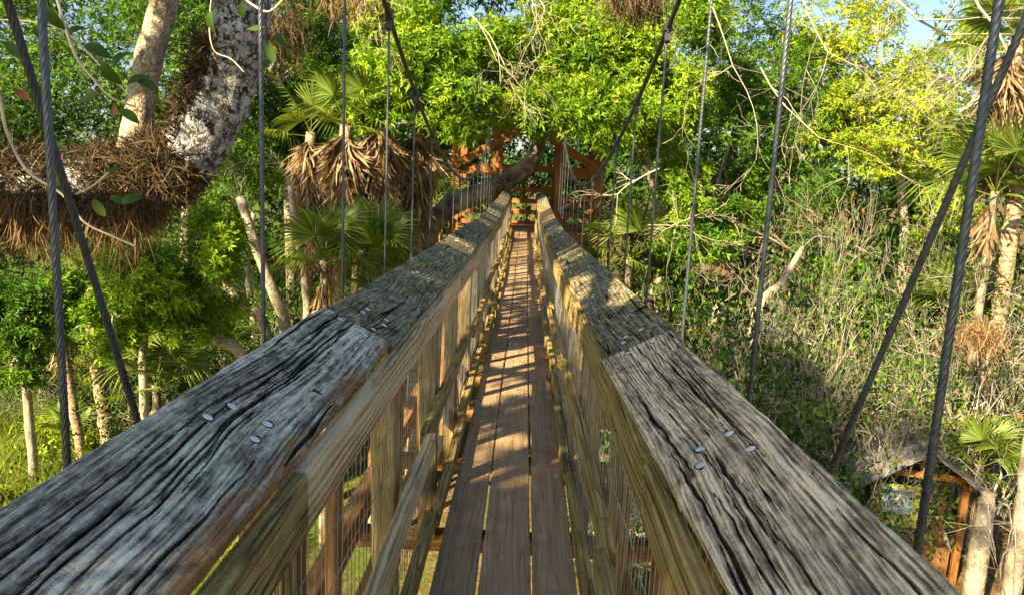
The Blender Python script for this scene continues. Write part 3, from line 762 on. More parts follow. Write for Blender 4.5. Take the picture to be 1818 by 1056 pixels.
def leaf_cloud(rng, blobs, n, per=7, L=0.17, asp=0.26, up=0.25, subs=16, subr=0.42, gap=0.0):
    """whorls of small pointed leaves through the volume of several blobs; returns V, F, tint and the twig tips"""
    C = np.array([b[0] for b in blobs], float); Rr = np.array([b[1] for b in blobs], float)
    wgt = Rr[:, 0] * Rr[:, 2]; wgt /= wgt.sum()
    which = rng.choice(len(blobs), n, p=wgt)
    SD = unit(rng.standard_normal((len(blobs), subs, 3))) * rng.uniform(0.45, 0.85, (len(blobs), subs, 1))
    ST = rng.uniform(0, 1, (len(blobs), subs))
    si = rng.integers(0, subs, n)
    loc = SD[which, si] + subr * unit(rng.standard_normal((n, 3))) * (rng.uniform(0, 1, (n, 1)) ** 0.5)
    p = C[which] + loc * Rr[which]
    d = unit(unit(loc) * 0.8 + np.array([0, 0, up]) + rng.standard_normal((n, 3)) * 0.45)
    tint = 0.6 * ST[which, si] + 0.4 * rng.uniform(0, 1, n)
    e1 = unit(np.cross(d, np.array([0.31, 0.77, 0.55]))); e2 = np.cross(d, e1)
    N = n * per
    D = np.repeat(d, per, 0); E1 = np.repeat(e1, per, 0); E2 = np.repeat(e2, per, 0); Pp = np.repeat(p, per, 0)
    th = np.radians(rng.uniform(25, 95, N)); ph = np.tile(np.arange(per) * 2.399, n) + np.repeat(rng.uniform(0, 6.28, n), per)
    l = D * np.cos(th)[:, None] + (E1 * np.cos(ph)[:, None] + E2 * np.sin(ph)[:, None]) * np.sin(th)[:, None]
    ln = L * rng.uniform(0.65, 1.25, N)[:, None]
    s = unit(np.cross(l, D)); nn = np.cross(s, l)
    roll = rng.uniform(-0.7, 0.7, N)[:, None]
    s2 = s * np.cos(roll) + nn * np.sin(roll); n2 = -s * np.sin(roll) + nn * np.cos(roll)
    base = Pp + D * (rng.uniform(-0.5, 0.3, N)[:, None] * L)
    mid = base + l * ln * 0.48; tip = base + l * ln + np.array([0, 0, -0.12]) * ln
    hw = ln * asp * 0.5
    V = np.stack([base, mid + s2 * hw + n2 * hw * 0.35, tip, mid - s2 * hw + n2 * hw * 0.35], 1).reshape(-1, 3)
    i = np.arange(N) * 4
    F = np.stack([np.stack([i, i + 1, i + 2], 1), np.stack([i, i + 2, i + 3], 1)], 1).reshape(-1, 3)
    T = np.repeat(np.clip(np.repeat(tint, per), 0, 1), 4)
    return V, F, T, (C, Rr, SD)

def prisms(segs, n=3):
    """segs rows: p0(3) p1(3) r0 r1 -> triangular rods"""
    S = np.asarray(segs, float); p0, p1, r0, r1 = S[:, :3], S[:, 3:6], S[:, 6:7], S[:, 7:8]
    t = unit(p1 - p0); e = unit(np.cross(t, np.array([0.37, 0.61, 0.7]))); f = np.cross(t, e)
    rings = []
    for p, r in ((p0, r0), (p1, r1)):
        for k in range(n):
            a = k * 2 * math.pi / n
            rings.append(p + r * (e * math.cos(a) + f * math.sin(a)))
    V = np.stack(rings, 1).reshape(-1, 3)
    i = np.arange(len(S))[:, None] * 2 * n
    F = np.concatenate([np.concatenate([i + k, i + (k + 1) % n, i + n + (k + 1) % n, i + n + k], 1) for k in range(n)], 0)
    return V, F

def grow(rng, p, d, length, r, depth, segs, tips, kids=3, spread=0.7, grav=0.0, bend=0.25, steps=3, shrink=0.68):
    d = d / np.linalg.norm(d); q = p.copy(); rr = r
    nodes = []
    for i in range(steps):
        d = d + rng.standard_normal(3) * bend + np.array([0, 0, grav]); d /= np.linalg.norm(d)
        q2 = q + d * length / steps; r2 = max(rr * 0.85, 0.0022)
        segs.append([*q, *q2, rr, r2]); q = q2; rr = r2; nodes.append((q.copy(), d.copy(), rr))
    if depth == 0:
        tips.append((q, d)); return
    for k in range(kids):
        qn, dn, rn = nodes[-1] if k == 0 else nodes[rng.integers(0, len(nodes))]
        nd = dn + rng.standard_normal(3) * spread
        grow(rng, qn, nd, length * shrink * rng.uniform(0.75, 1.2), rn * 0.72, depth - 1, segs, tips, kids, spread, grav, bend, steps, shrink)

def px_blob(u, v, y, ru, rv, ry=None):
    k = y / FPX
    return (P(u, v, y), (ru * k, ry if ry else (ru + rv) * 0.45 * k, rv * k))

def stem(name, parent, ctrl, mat, n=14, sides=8, wob=0.06, seed=0, smooth=True):
    """tapered woody stem; ctrl rows x,y,z,r"""
    c = spline(ctrl, n); rng = np.random.default_rng(seed)
    V, F = tube(c[:, :3], np.maximum(c[:, 3], 0.004), sides, True, wob, rng)
    mb = MB(); mb.add(V, F)
    return link(name, mb.mesh(name, M[mat], smooth), parent)

def to_ground(p): return float(ground_z(np.array(p[0]), np.array(p[1]))) - 0.15

def tree(label, ctrl, blobs, leaf, bark, n, seed, L=0.17, per=7, asp=0.26, group=None, limbs=True, cat='tree', name='leafy_tree', subs=16, twig=None, subr=0.42, up=0.25):
    """trunk control points (world x,y,z,r from foot to top), crown blobs in world space"""
    rng = np.random.default_rng(seed)
    root = empty(name); tag(root, label, cat, group)
    foot = ctrl[0]
    root.location = (foot[0], foot[1], foot[2])
    off = np.array(foot[:3])
    c = [[*(np.array(q[:3]) - off), q[3]] for q in ctrl]
    stem('trunk', root, c, bark, n=16, sides=9, seed=seed)
    B = [(np.array(b[0]) - off, np.array(b[1])) for b in blobs]
    V, F, T, (C, Rr, SD) = leaf_cloud(rng, B, n, per, L, asp, subs=subs, subr=subr, up=up)
    link('crown', np_mesh('crown', V, F, M[leaf], attr=T), root)
    if limbs:
        top = np.array(c[-1][:3]); tr = c[-1][3]
        for bi in range(len(B)):
            segs = []
            ctr = C[bi]
            mid = (top + ctr) / 2 + rng.standard_normal(3) * 0.15 * np.linalg.norm(ctr - top) * 0.5
            path = spline([top, mid, ctr], 8); rad = np.linspace(max(tr * 0.7, 0.04), 0.03, 8)
            for i in range(7): segs.append([*path[i], *path[i + 1], rad[i], rad[i + 1]])
            for k in range(SD.shape[1]):
                e = ctr + SD[bi, k] * Rr[bi]; st = path[rng.integers(4, 8)]
                m = (st + e) / 2 + rng.standard_normal(3) * 0.12 * Rr[bi].mean()
                q = spline([st, m, e], 5)
                for i in range(4): segs.append([*q[i], *q[i + 1], 0.022 - i * 0.004, 0.018 - i * 0.004])
                for j in range(3):
                    e2 = e + rng.standard_normal(3) * 0.25 * Rr[bi]
                    segs.append([*e, *e2, 0.007, 0.003])
            Vs, Fs = prisms(segs, 4)
            link('limb', np_mesh('limb', Vs, Fs, M[twig or bark], smooth=True), root)
    return root

def wp(u, v, y, r): q = P(u, v, y); return [q.x, q.y, q.z, r]
def gp(u, v, y, r, dx=0.0):
    """foot on the ground below pixel ray at distance y"""
    q = P(u, v, y); return [q.x + dx, y, to_ground((q.x + dx, y)), r]

# ---- far wood closing the view: one mass
rng = np.random.default_rng(77)
fb = []
for i in range(90):
    u = rng.uniform(-250, 2050); y = rng.uniform(33, 44); v = rng.uniform(-160, 520) if i % 3 else rng.uniform(150, 380)
    if 1500 < u < 1800 and v < 210: continue
    if 1560 < u < 1740: v = max(v, 260)
    fb.append(px_blob(u, v, y, rng.uniform(120, 210), rng.uniform(90, 150), 3.0))
for u in range(-220, 2060, 95):
    for v in (215, 300): fb.append(px_blob(u + (v % 7) * 9, v + rng.uniform(-25, 25), 45, 110, 75, 2.0))
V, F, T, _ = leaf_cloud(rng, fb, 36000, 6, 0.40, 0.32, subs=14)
o = link('far_wood', np_mesh('far_wood', V, F, M['leaf_dark'], attr=T))  # dark leaf colour stands in for deep shade in the gaps between crowns
tag(o, 'dense green wood closing the view behind the tower', 'wood', kind='stuff')

# ---- the tree reaching over the tower: mossy limb crosses in front of it, bright crown above
ctrl = [gp(742, 430, 21.5, 0.34), wp(752, 470, 21.4, 0.30), wp(765, 405, 21.2, 0.30), wp(800, 366, 21.3, 0.30), wp(860, 340, 21.8, 0.29), wp(915, 312, 22.2, 0.27), wp(947, 282, 22.5, 0.25),
        wp(957, 240, 22.5, 0.24), wp(955, 170, 22.4, 0.20), wp(960, 90, 22.2, 0.14)]
overhang = tree('leafy tree whose thick mossy limb leans across the front of the tower', ctrl,
    [px_blob(700, 175, 19.5, 85, 95), px_blob(800, 95, 19, 110, 100), px_blob(690, 60, 21, 90, 80), px_blob(832, 196, 18.3, 85, 60),
     px_blob(960, 110, 21, 120, 95), px_blob(960, 195, 18.6, 60, 45)],
    'leaf_bright', 'bark_dark', 8200, 21, L=0.185, per=8)
for i, (u, v, rr) in enumerate([(745, 455, .3), (770, 400, .3), (815, 358, .26), (690, 470, .2)]): pass
# ---- bright tree above the footbridge end, other side
tree('bright green tree overhanging the tower from the bare shrub side',
    [gp(1180, 420, 23, 0.22), wp(1175, 420, 23, 0.20), wp(1150, 300, 22.5, 0.17), wp(1110, 180, 22, 0.12)],
    [px_blob(1068, 203, 18.8, 112, 62), px_blob(1080, 110, 20.5, 120, 100), px_blob(1180, 190, 20, 90, 110), px_blob(1190, 60, 22, 110, 90), px_blob(1010, 45, 22, 100, 60), px_blob(1215, 330, 20, 50, 70)],
    'leaf_bright', 'bark_pale', 8000, 22, L=0.175, per=8)
tree('broad deep green tree behind the pale dead twigs',
    [gp(1330, 520, 27, 0.25), wp(1330, 500, 27, 0.22), wp(1300, 300, 26.5, 0.18), wp(1320, 180, 26, 0.13)],
    [px_blob(1260, 250, 25, 110, 130), px_blob(1380, 330, 26, 120, 110), px_blob(1320, 90, 26, 130, 110), px_blob(1250, 400, 24, 90, 80), px_blob(1420, 180, 27, 100, 110)],
    'leaf_mid', 'bark_dark', 5200, 23, L=0.19, per=8)
tree('yellow green tree glowing in the sun beyond the crossed ropes',
    [gp(1610, 520, 25, 0.2), wp(1605, 480, 25, 0.18), wp(1600, 330, 25, 0.14), wp(1600, 250, 25, 0.1)],
    [px_blob(1635, 180, 23.5, 100, 80), px_blob(1540, 110, 25, 100, 85), px_blob(1590, 270, 23, 110, 50), px_blob(1500, 210, 26, 90, 90), px_blob(1460, 50, 27, 90, 80), px_blob(1700, 370, 24, 90, 60), px_blob(1770, 40, 28, 95, 90), px_blob(1690, 130, 30, 80, 60), px_blob(1560, 30, 30, 60, 60)],
    'leaf_yellow', 'bark_pale', 4300, 24, L=0.19, per=7)
tree('low green tree among the shrubs below the broad deep green tree',
    [gp(1490, 620, 24, 0.16), wp(1490, 600, 24, 0.14), wp(1490, 520, 24, 0.1)],
    [px_blob(1490, 490, 23, 85, 45), px_blob(1230, 430, 20, 75, 50), px_blob(1300, 390, 21, 70, 45), px_blob(1560, 560, 22, 80, 40)],
    'leaf_mid', 'bark_pale', 2000, 25, L=0.17, per=7)
# ---- trees on the oak side
tree('dark green tree filling the gap between the two oak stems',
    [gp(330, 520, 25, 0.2), wp(330, 420, 25, 0.18), wp(340, 250, 25, 0.14)],
    [px_blob(340, 130, 23, 120, 130), px_blob(170, 130, 24, 130, 120), px_blob(520, 120, 25, 110, 130), px_blob(60, 60, 25, 120, 120), px_blob(420, 290, 24, 90, 90), px_blob(560, 290, 26, 80, 110), px_blob(310, 20, 25, 150, 80)],
    'leaf_mid', 'bark_dark', 6000, 26, L=0.18, per=8)
tree('shaded dark tree behind the first hanger rope past the lichened oak limb',
    [gp(520, 520, 27, 0.22), wp(515, 400, 27, 0.2), wp(505, 250, 26.5, 0.16), wp(480, 120, 26, 0.1)],
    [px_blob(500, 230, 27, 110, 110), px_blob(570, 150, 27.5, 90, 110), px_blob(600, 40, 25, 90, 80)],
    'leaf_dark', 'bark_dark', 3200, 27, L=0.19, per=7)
tree('bushy light green tree under the root covered oak limb',
    [gp(250, 640, 17, 0.12), wp(255, 600, 17, 0.10), wp(275, 520, 16.5, 0.07)],
    [px_blob(270, 490, 15.5, 110, 75), px_blob(380, 450, 16, 80, 80), px_blob(350, 560, 16.5, 100, 60), px_blob(200, 560, 16, 70, 70)],
    'leaf_bright', 'bark_pale', 4000, 28, L=0.15, per=8)
tree('deep green bush at the picture edge under the hanging roots',
    [gp(50, 680, 18, 0.12), wp(45, 650, 18, 0.10), wp(50, 590, 18, 0.07)],
    [px_blob(40, 570, 17, 90, 80), px_blob(110, 520, 17.5, 70, 60), px_blob(20, 650, 17, 70, 50), px_blob(-60, 540, 17, 90, 110)],
    'leaf_mid', 'bark_pale', 2900, 29, L=0.15, per=8)

tree('unseen tall tree added beside the clearing to shade the palm trunks',  # stands out of view, added to throw dappled shade over the palms
    [[-17.5, 4.5, GROUND - 0.1, 0.35], [-17.3, 5.0, -2.0, 0.30], [-16.8, 5.8, 4.0, 0.24], [-16.5, 6.2, 7.5, 0.18]],
    [((-15.5, 6.5, 9.0), (2.6, 2.6, 1.6)), ((-19.0, 9.0, 10.2), (2.8, 2.8, 1.8)), ((-13.2, 3.6, 10.0), (2.4, 2.4, 1.5)), ((-18.0, 4.0, 8.6), (2.2, 2.2, 1.5))],
    'leaf_mid', 'bark_dark', 3600, 61, L=0.20, per=7, asp=0.4)

# ---- palms
def fan_mesh(name, mat, nseg, half, length, droop, petiole, seed, width=0.05, fold=0.25):
    """one fan frond: stalk along +Y, blade segments fanned around its end"""
    rng = np.random.default_rng(seed); V = []; F = []; T = []
    def strip(a, ln):
        d = np.array([math.sin(a), math.cos(a), 0.0]); s = np.array([d[1], -d[0], 0])
        b = np.array([0, petiole, 0.0])
        z0 = fold * abs(math.sin(a)) * ln * 0.35
        m1 = b + d * ln * 0.35 + np.array([0, 0, z0 * 0.5]); m2 = b + d * ln * 0.72 + np.array([0, 0, z0 - droop * ln * 0.12])
        tp_ = b + d * ln + np.array([0, 0, z0 - droop * ln * 0.55])
        w = width * ln
        i = len(V)
        V.extend([b, m1 - s * w * .5 + np.array([0, 0, .012]), m1 + s * w * .5 - np.array([0, 0, .012]), m2 - s * w * .42 + np.array([0, 0, .01]), m2 + s * w * .42 - np.array([0, 0, .01]), tp_])
        F.extend([(i, i + 1, i + 2), (i + 1, i + 3, i + 2), (i + 2, i + 3, i + 4), (i + 3, i + 5, i + 4)])
        T.extend([rng.uniform(0, 1)] * 6)
    for k in range(nseg):
        a = -half + 2 * half * k / (nseg - 1) + rng.normal(0, 0.02)
        strip(a, length * (0.78 + 0.22 * math.cos(a * 0.6)) * rng.uniform(0.88, 1.08))
    # stalk
    Vp, Fp = tube([(0, 0, 0), (0, petiole * 0.5, 0.01), (0, petiole, 0)], [0.014, 0.010, 0.008], 3, False)
    base = len(V)
    for q in Vp: V.append(q); T.append(0.7)
    for f in Fp:
        F.append((f[0] + base, f[1] + base, f[2] + base)); F.append((f[0] + base, f[2] + base, f[3] + base))
    return np_mesh(name, np.array(V), np.array(F), M[mat], attr=np.array(T))
GREEN = [fan_mesh('frond', 'frond', 30, R_(118), 0.85, 0.4 + 0.2 * i, 0.75, 50 + i) for i in range(4)]
def dead_mesh(seed):
    """withered frond: a bundle of shredded, curling ribbons hanging from a stalk"""
    rng = np.random.default_rng(seed); V = []; F = []; T = []
    for k in range(32):
        a = rng.normal(0, 0.27); q = np.array([0, rng.uniform(0.12, 0.5), 0.0]) + rng.normal(0, 0.02, 3); d = np.array([math.sin(a), math.cos(a), rng.normal(0, .25)]); ln = rng.uniform(.35, .95)
        s = np.array([math.cos(a), -math.sin(a), rng.normal(0, .6)]); s /= np.linalg.norm(s); w_ = rng.uniform(.012, .034); i0 = len(V)
        for m in range(4):
            ww = w_ * (1, 1, .8, .15)[m]; V += [q - s * ww, q + s * ww]; q = q + d * ln / 3; d = d + rng.normal(0, .2, 3); d /= np.linalg.norm(d)
        for m in range(3): F += [(i0 + 2 * m, i0 + 2 * m + 1, i0 + 2 * m + 3), (i0 + 2 * m, i0 + 2 * m + 3, i0 + 2 * m + 2)]
        T += [rng.uniform(0, 1)] * 8
    i0 = len(V); V += [np.array(v) for v in ((-.014, 0, 0), (.014, 0, 0), (.010, .55, 0.02), (-.010, .55, .02))]; F += [(i0, i0 + 1, i0 + 2), (i0, i0 + 2, i0 + 3)]; T += [.8] * 4
    return np_mesh('dead_frond', np.array(V), np.array(F), M['dead_frond'], attr=np.array(T))
DEAD = [dead_mesh(60 + i) for i in range(5)]

def frond(root, name, me, pos, az, el, sc, roll=0.0):
    o = link(name, me, root)
    o.matrix_local = Matrix.Translation(pos) @ Matrix.Rotation(az, 4, 'Z') @ Matrix.Rotation(el, 4, 'X') @ Matrix.Rotation(roll, 4, 'Y') @ Matrix.Scale(sc, 4)
    return o

def palm(label, ctrl, n_green, n_dead, sc, seed, skirt=1.2, bark='bark_palm', name='cabbage_palm', el_lo=-25, cat='palm'):
    rng = random.Random(seed)
    root = empty(name, ctrl[0][:3]); tag(root, label, cat)
    off = np.array(ctrl[0][:3]); c = [[*(np.array(q[:3]) - off), q[3]] for q in ctrl]
    if len(c) > 1: stem('trunk', root, c, bark, n=26, sides=10, wob=0.09, seed=seed)
    top = Vector(c[-1][:3])
    for k in range(n_green):
        az = k * 2.399 + rng.uniform(-0.3, 0.3); t = (k + 0.5) / n_green
        el = R_(80 - (80 - el_lo) * t + rng.uniform(-8, 8))
        frond(root, 'frond', GREEN[k % 4], top + Vector((0, 0, 0.05 - 0.2 * t)), az, el, sc * rng.uniform(0.85, 1.12), rng.uniform(-0.5, 0.5))
    for k in range(n_dead):
        az = k * 2.399 + rng.uniform(-0.4, 0.4); t = (k + 0.5) / n_dead
        el = R_(-38 - 48 * min(1, t * 1.6) ** 0.6 + rng.uniform(-6, 6))
        frond(root, 'dead_frond', DEAD[k % 5], top + Vector((0, 0, -0.15 - skirt * t)), az, el, sc * rng.uniform(0.8, 1.15), rng.uniform(-1.2, 1.2))
    return root

palm('tall cabbage palm with a long brown skirt of dead fronds beside the tower',
     [gp(690, 420, 19, 0.18), wp(690, 460, 19, 0.16), wp(682, 330, 19, 0.155), wp(676, 215, 19, 0.15)], 5, 100, 1.1, 1, skirt=2.0, el_lo=-10)
palm('cabbage palm with pale straight trunk and drooping brown skirt behind the third hanger rope',
     [gp(598, 480, 18.6, 0.16), wp(600, 545, 18.6, 0.155), wp(605, 400, 18.6, 0.15), wp(614, 222, 18.6, 0.15)], 5, 84, 1.05, 2, skirt=1.5, el_lo=-5)
palm('cabbage palm with ragged skirt next to the mossy knobbly trunk',
     [gp(740, 430, 20, 0.16), wp(742, 400, 20, 0.16), wp(740, 225, 20, 0.15)], 5, 84, 1.1, 3, skirt=1.8, el_lo=-5)
palm('cabbage palm with ragged tan skirt deep in the shade beside the lichened limb',
     [gp(545, 500, 23, 0.17), wp(548, 450, 23, 0.16), wp(552, 235, 23, 0.15)], 7, 70, 1.2, 8, skirt=1.8, el_lo=-5)
palm('cabbage palm hung with tan dead fronds behind the outermost ropes',
     [gp(1795, 420, 19, 0.2), wp(1795, 400, 19, 0.19), wp(1800, 75, 19, 0.18)], 12, 75, 1.2, 4, skirt=2.4, el_lo=5)
palm('slim palm with a shaggy trunk and no skirt in the sunny grass',
     [gp(188, 700, 20.5, 0.20), wp(190, 770, 20.5, 0.20), wp(172, 640, 20.5, 0.19), wp(155, 515, 20.5, 0.17)], 8, 0, 1.0, 5)
palm('thin brown trunked palm beside the nearest hanger rope',
     [gp(142, 760, 19.5, 0.13), wp(143, 800, 19.5, 0.13), wp(125, 690, 19.5, 0.125), wp(106, 575, 19.5, 0.12)], 7, 4, 0.9, 6, skirt=0.4)
palm('small palm half hidden at the edge of the grass clearing',
     [gp(82, 700, 24, 0.16), wp(80, 700, 24, 0.16), wp(66, 610, 24, 0.15)], 8, 6, 1.0, 7, skirt=0.5)
def palmetto(label, u, v, y, sc, seed, n=11, lift=None):
    g0 = P(u, v, y); z = to_ground((g0.x, y))
    top = g0.z - 0.5 * sc
    ctrl = [[g0.x, y, z, 0.10], [g0.x + 0.05, y, (z + top) / 2, 0.10], [g0.x, y, max(top, z + 0.2), 0.09]]
    return palm(label, ctrl, n, 3, sc, seed, skirt=0.3, name='palmetto', bark='bark_dark', el_lo=5)
palmetto('palmetto with two round fans in the grass below the oak roots', 275, 640, 17.5, 1.25, 31, 10)
palmetto('palmetto spreading stiff fans in front of the pale straight palm trunk', 575, 425, 16.6, 1.0, 32, 11)
palmetto('yellow green palmetto beneath the tall palm skirt', 668, 430, 17.0, 1.0, 33, 11)
palmetto('palmetto fans peeping over the handrail by the tower limb', 775, 335, 23, 1.0, 34, 9)
palmetto('palmetto low behind the far handrail under the tower palm', 690, 470, 18.5, 1.1, 35, 11)
palmetto('bright palmetto below the tan skirted palm at the picture edge', 1775, 290, 18, 1.35, 36, 14)
palmetto('palmetto beside the tower braces, shrub side', 1120, 420, 21, 1.2, 37, 12)
palmetto('shaded palmetto beyond the tower stairs, shrub side', 1160, 470, 23, 1.2, 38, 11)
palmetto('palmetto hanging over the kiosk roof', 1745, 790, 16.5, 0.95, 39, 12)
palmetto('small palmetto in the grass next to the slim shaggy palm', 120, 770, 21, 1.0, 40, 9)
palmetto('palmetto half buried among the grey shrubs under the slanting rope', 1700, 520, 20, 1.2, 41, 11)
palmetto('low palmetto by the leaning bare trunks', 395, 600, 19, 1.0, 42, 9)

# ---- bare leaning trunks
def snag(label, pts, mat='bark_pale', seed=0, name='bare_trunk'):
    root = empty(name, pts[0][:3]); tag(root, label, 'tree trunk')
    off = np.array(pts[0][:3])
    stem('trunk', root, [[*(np.array(q[:3]) - off), q[3]] for q in pts], mat, n=18, sides=9, wob=0.09, seed=seed)
    rng = np.random.default_rng(seed); segs = []; tips = []
    end = np.array(pts[-1][:3]) - off
    dd = np.array(pts[-1][:3]) - np.array(pts[-2][:3])
    for k in range(3): grow(rng, end, dd / np.linalg.norm(dd) + rng.standard_normal(3) * 0.5, 0.8, pts[-1][3] * 0.12, 3, segs, tips, 2, 0.6)
    V, F = prisms(segs); link('branch', np_mesh('branch', V, F, M['twig_grey']), root)
    return root
snag('pale leaning trunk running down behind the second hanger rope', [gp(520, 600, 20, .17), wp(512, 610, 20, .16), wp(470, 480, 20, .15), wp(425, 350, 20, .12)], seed=1)
snag('leaning sunlit trunk just above the near handrail', [gp(470, 700, 17.5, .15), wp(440, 655, 17.5, .15), wp(380, 600, 17.5, .14), wp(330, 550, 17.5, .11)], seed=2)
snag('shaded trunk leaning the same way above the sunlit one', [gp(500, 640, 19, .14), wp(475, 600, 19, .14), wp(430, 540, 19, .13), wp(385, 492, 19, .1)], 'bark_dark', seed=3)
snag('thin upright trunk between the leaning trunks and the palmetto', [gp(548, 560, 22, .13), wp(545, 540, 22, .12), wp(530, 430, 22, .11), wp(515, 330, 22, .09)], seed=4)
snag('mossy knobbly trunk rising beside the tower palm', [gp(765, 450, 20.6, .25), wp(755, 440, 20.6, .24), wp(728, 385, 20.6, .24), wp(712, 330, 20.6, .17)], 'bark_dark', seed=5)
snag('slender pale stem crossing behind the second hanger rope', [gp(455, 640, 23, .11), wp(452, 600, 23, .10), wp(440, 480, 23, .09), wp(450, 380, 23, .07)], seed=21)
snag('slender shaded stem between the palmettos', [gp(640, 520, 21, .11), wp(630, 500, 21, .10), wp(650, 440, 21, .09), wp(662, 380, 21, .07)], 'bark_dark', seed=22)
snag('thin crooked trunk in the shade at the edge of the clearing', [gp(210, 660, 25, .13), wp(215, 640, 25, .12), wp(235, 560, 25, .1), wp(225, 480, 25, .07)], 'bark_dark', seed=23)
snag('pale stub trunk standing in the shrub undergrowth', [gp(1437, 700, 20, .2), wp(1437, 700, 20, .19), wp(1432, 655, 20, .16)], seed=6)
snag('dim trunk among the shrubs just past the handrail joint', [gp(1270, 640, 19, .14), wp(1268, 600, 19, .13), wp(1272, 545, 19, .1)], seed=7)
snag('leaning grey trunk beside the shrub tangle, behind the hanger rope', [gp(1330, 620, 18, .14), wp(1335, 590, 18, .13), wp(1390, 500, 18.5, .1), wp(1425, 440, 19, .06)], seed=8)
snag('sunlit leaning trunk in front of the kiosk', [gp(1735, 985, 14.5, .20), wp(1742, 960, 14.5, .19), wp(1752, 890, 14.6, .15), wp(1756, 870, 14.6, .12)], seed=9)
snag('grey trunk at the picture edge beside the kiosk', [gp(1812, 960, 14, .17), wp(1812, 940, 14, .17), wp(1825, 830, 14, .15), wp(1835, 700, 14, .1)], seed=10)

# ---- grey twiggy shrubs filling the slope on the kiosk side
def shrub_proto(seed, depth=5, twig='twig_grey', leaf='leaf_grey', per=4, ls=0.085):
    rng = np.random.default_rng(seed); segs = []; tips = []
    for k in range(4):
        d = np.array([rng.uniform(-.5, .5), rng.uniform(-.5, .5), 1.0])
        grow(rng, np.array([rng.uniform(-.15, .15), rng.uniform(-.15, .15), 0.0]), d, 1.25, 0.045, depth, segs, tips, 3, 0.62, 0.03, 0.16, 2, 0.74)
    V, F = prisms(segs)
    me = np_mesh('branches', V, F, M[twig])
    tp = np.array([t[0] for t in tips]); td = np.array([t[1] for t in tips])
    n = len(tp); N = n * per
    l = unit(np.repeat(td, per, 0) * 0.6 + rng.standard_normal((N, 3)) * 0.8); s = unit(np.cross(l, rng.standard_normal((N, 3))))
    b = np.repeat(tp, per, 0) + rng.standard_normal((N, 3)) * 0.09
    ln = ls * rng.uniform(0.6, 1.3, (N, 1))
    Vl = np.stack([b, b + l * ln * .5 + s * ln * .24, b + l * ln, b + l * ln * .5 - s * ln * .24], 1).reshape(-1, 3)
    i = np.arange(N) * 4; Fl = np.stack([np.stack([i, i + 1, i + 2], 1), np.stack([i, i + 2, i + 3], 1)], 1).reshape(-1, 3)
    ml = np_mesh('foliage', Vl, Fl, M[leaf], attr=np.repeat(np.repeat(rng.uniform(0, 1, n), per), 4))
    return me, ml, V[:, 2].max()
SHR = [shrub_proto(90, twig='twig_grey', per=3, ls=.10), shrub_proto(91, twig='twig_grey', per=2), shrub_proto(92, twig='twig_grey', leaf='leaf_dark', per=6, ls=.12), shrub_proto(93, twig='twig_grey', leaf='leaf_mid', per=4, ls=.11)]
shr_rng = random.Random(8)
KINDS_ = ['grey twiggy shrub with tiny dull leaves in the tangle beyond the hanger ropes', 'bare almost leafless shrub in the tangle beyond the hanger ropes',
          'dark leaved shrub in the shade below the hanger ropes', 'green leaved shrub among the grey tangle']
places = [(1290, 580, 15.5, 2), (1390, 480, 18, 1), (1480, 610, 16.5, 1), (1560, 470, 19, 3), (1640, 560, 22, 0), (1740, 440, 20, 1), (1810, 560, 21, 0), (1350, 700, 15, 2),
          (1440, 740, 16, 3), (1560, 640, 22, 2), (1690, 660, 22.5, 3), (1400, 410, 21, 0), (1660, 420, 22, 0), (1240, 480, 18.5, 3), (1520, 350, 22.5, 1), (1850, 470, 19, 1), (1480, 520, 20, 2), (1800, 440, 17, 0), (1330, 480, 20, 3), (1720, 560, 20.5, 2)]
LEFT_ = [(60, 690, 23, 2), (240, 690, 22, 3), (330, 660, 21, 2), (430, 640, 22, 2), (500, 560, 24, 2), (560, 520, 23, 3), (160, 680, 25, 2), (640, 500, 24, 2)]
WHERE_ = ['just past the handrail joint', 'behind the second hanger rope', 'under the slanting rope', 'beneath the yellow green tree', 'right behind the crossed ropes, in the deep shade',
          'below the bright palmetto at the picture edge', 'at the picture edge above the kiosk', 'low against the near handrail', 'beside the kiosk roof', 'between the two crossed ropes, low down',
          'straight above the kiosk roof', 'below the bleached dead bough', 'under the yellow green tree, farther back', 'nearest the far handrail', 'highest on the slope, before the yellow green tree',
          'half cut by the picture edge, below the tan palm', 'in the middle of the thicket', 'standing before the tan skirted palm', 'below the deep green tree by the far handrail', 'between kiosk and tan skirted palm',
          'in the grass at the picture edge', 'behind the slim shaggy palm', 'under the bushy light green tree', 'behind the leaning sunlit trunk', 'beside the pale leaning trunk', 'by the pale straight palm trunk',
          'at the back of the grass clearing', 'under the palmetto fans by the handrail']
SHORT_ = ['grey twiggy shrub with tiny dull leaves', 'bare almost leafless shrub', 'dark leaved shrub', 'green leaved shrub']
LKINDS_ = {2: 'dark leaved shrub under the leaning trunks on the oak side', 3: 'green leaved shrub between the palm trunks on the oak side'}
for k, (u, v, y, pv) in enumerate(places + LEFT_):
    q = P(u, v - 70, y); z = to_ground((q.x, y))
    mb_, ml_, hmax = SHR[pv]
    H = q.z - z
    sz = max(H / hmax, 0.5)
    left_ = k >= len(places)
    root = empty('twiggy_shrub', (q.x, y, z)); root.rotation_euler = (0, 0, shr_rng.uniform(0, 6.28)); root.scale = (min(sz * 0.9, 1.15), min(sz * 0.9, 1.15), sz)
    tag(root, SHORT_[pv] + ' ' + WHERE_[k], 'shrub', ['grey twiggy shrubs', 'bare leafless shrubs', 'dark leaved shrubs', 'green leaved shrubs'][pv] + (' on the oak side' if left_ else ' on the kiosk side'))
    link('branches', mb_, root); link('foliage', ml_, root)

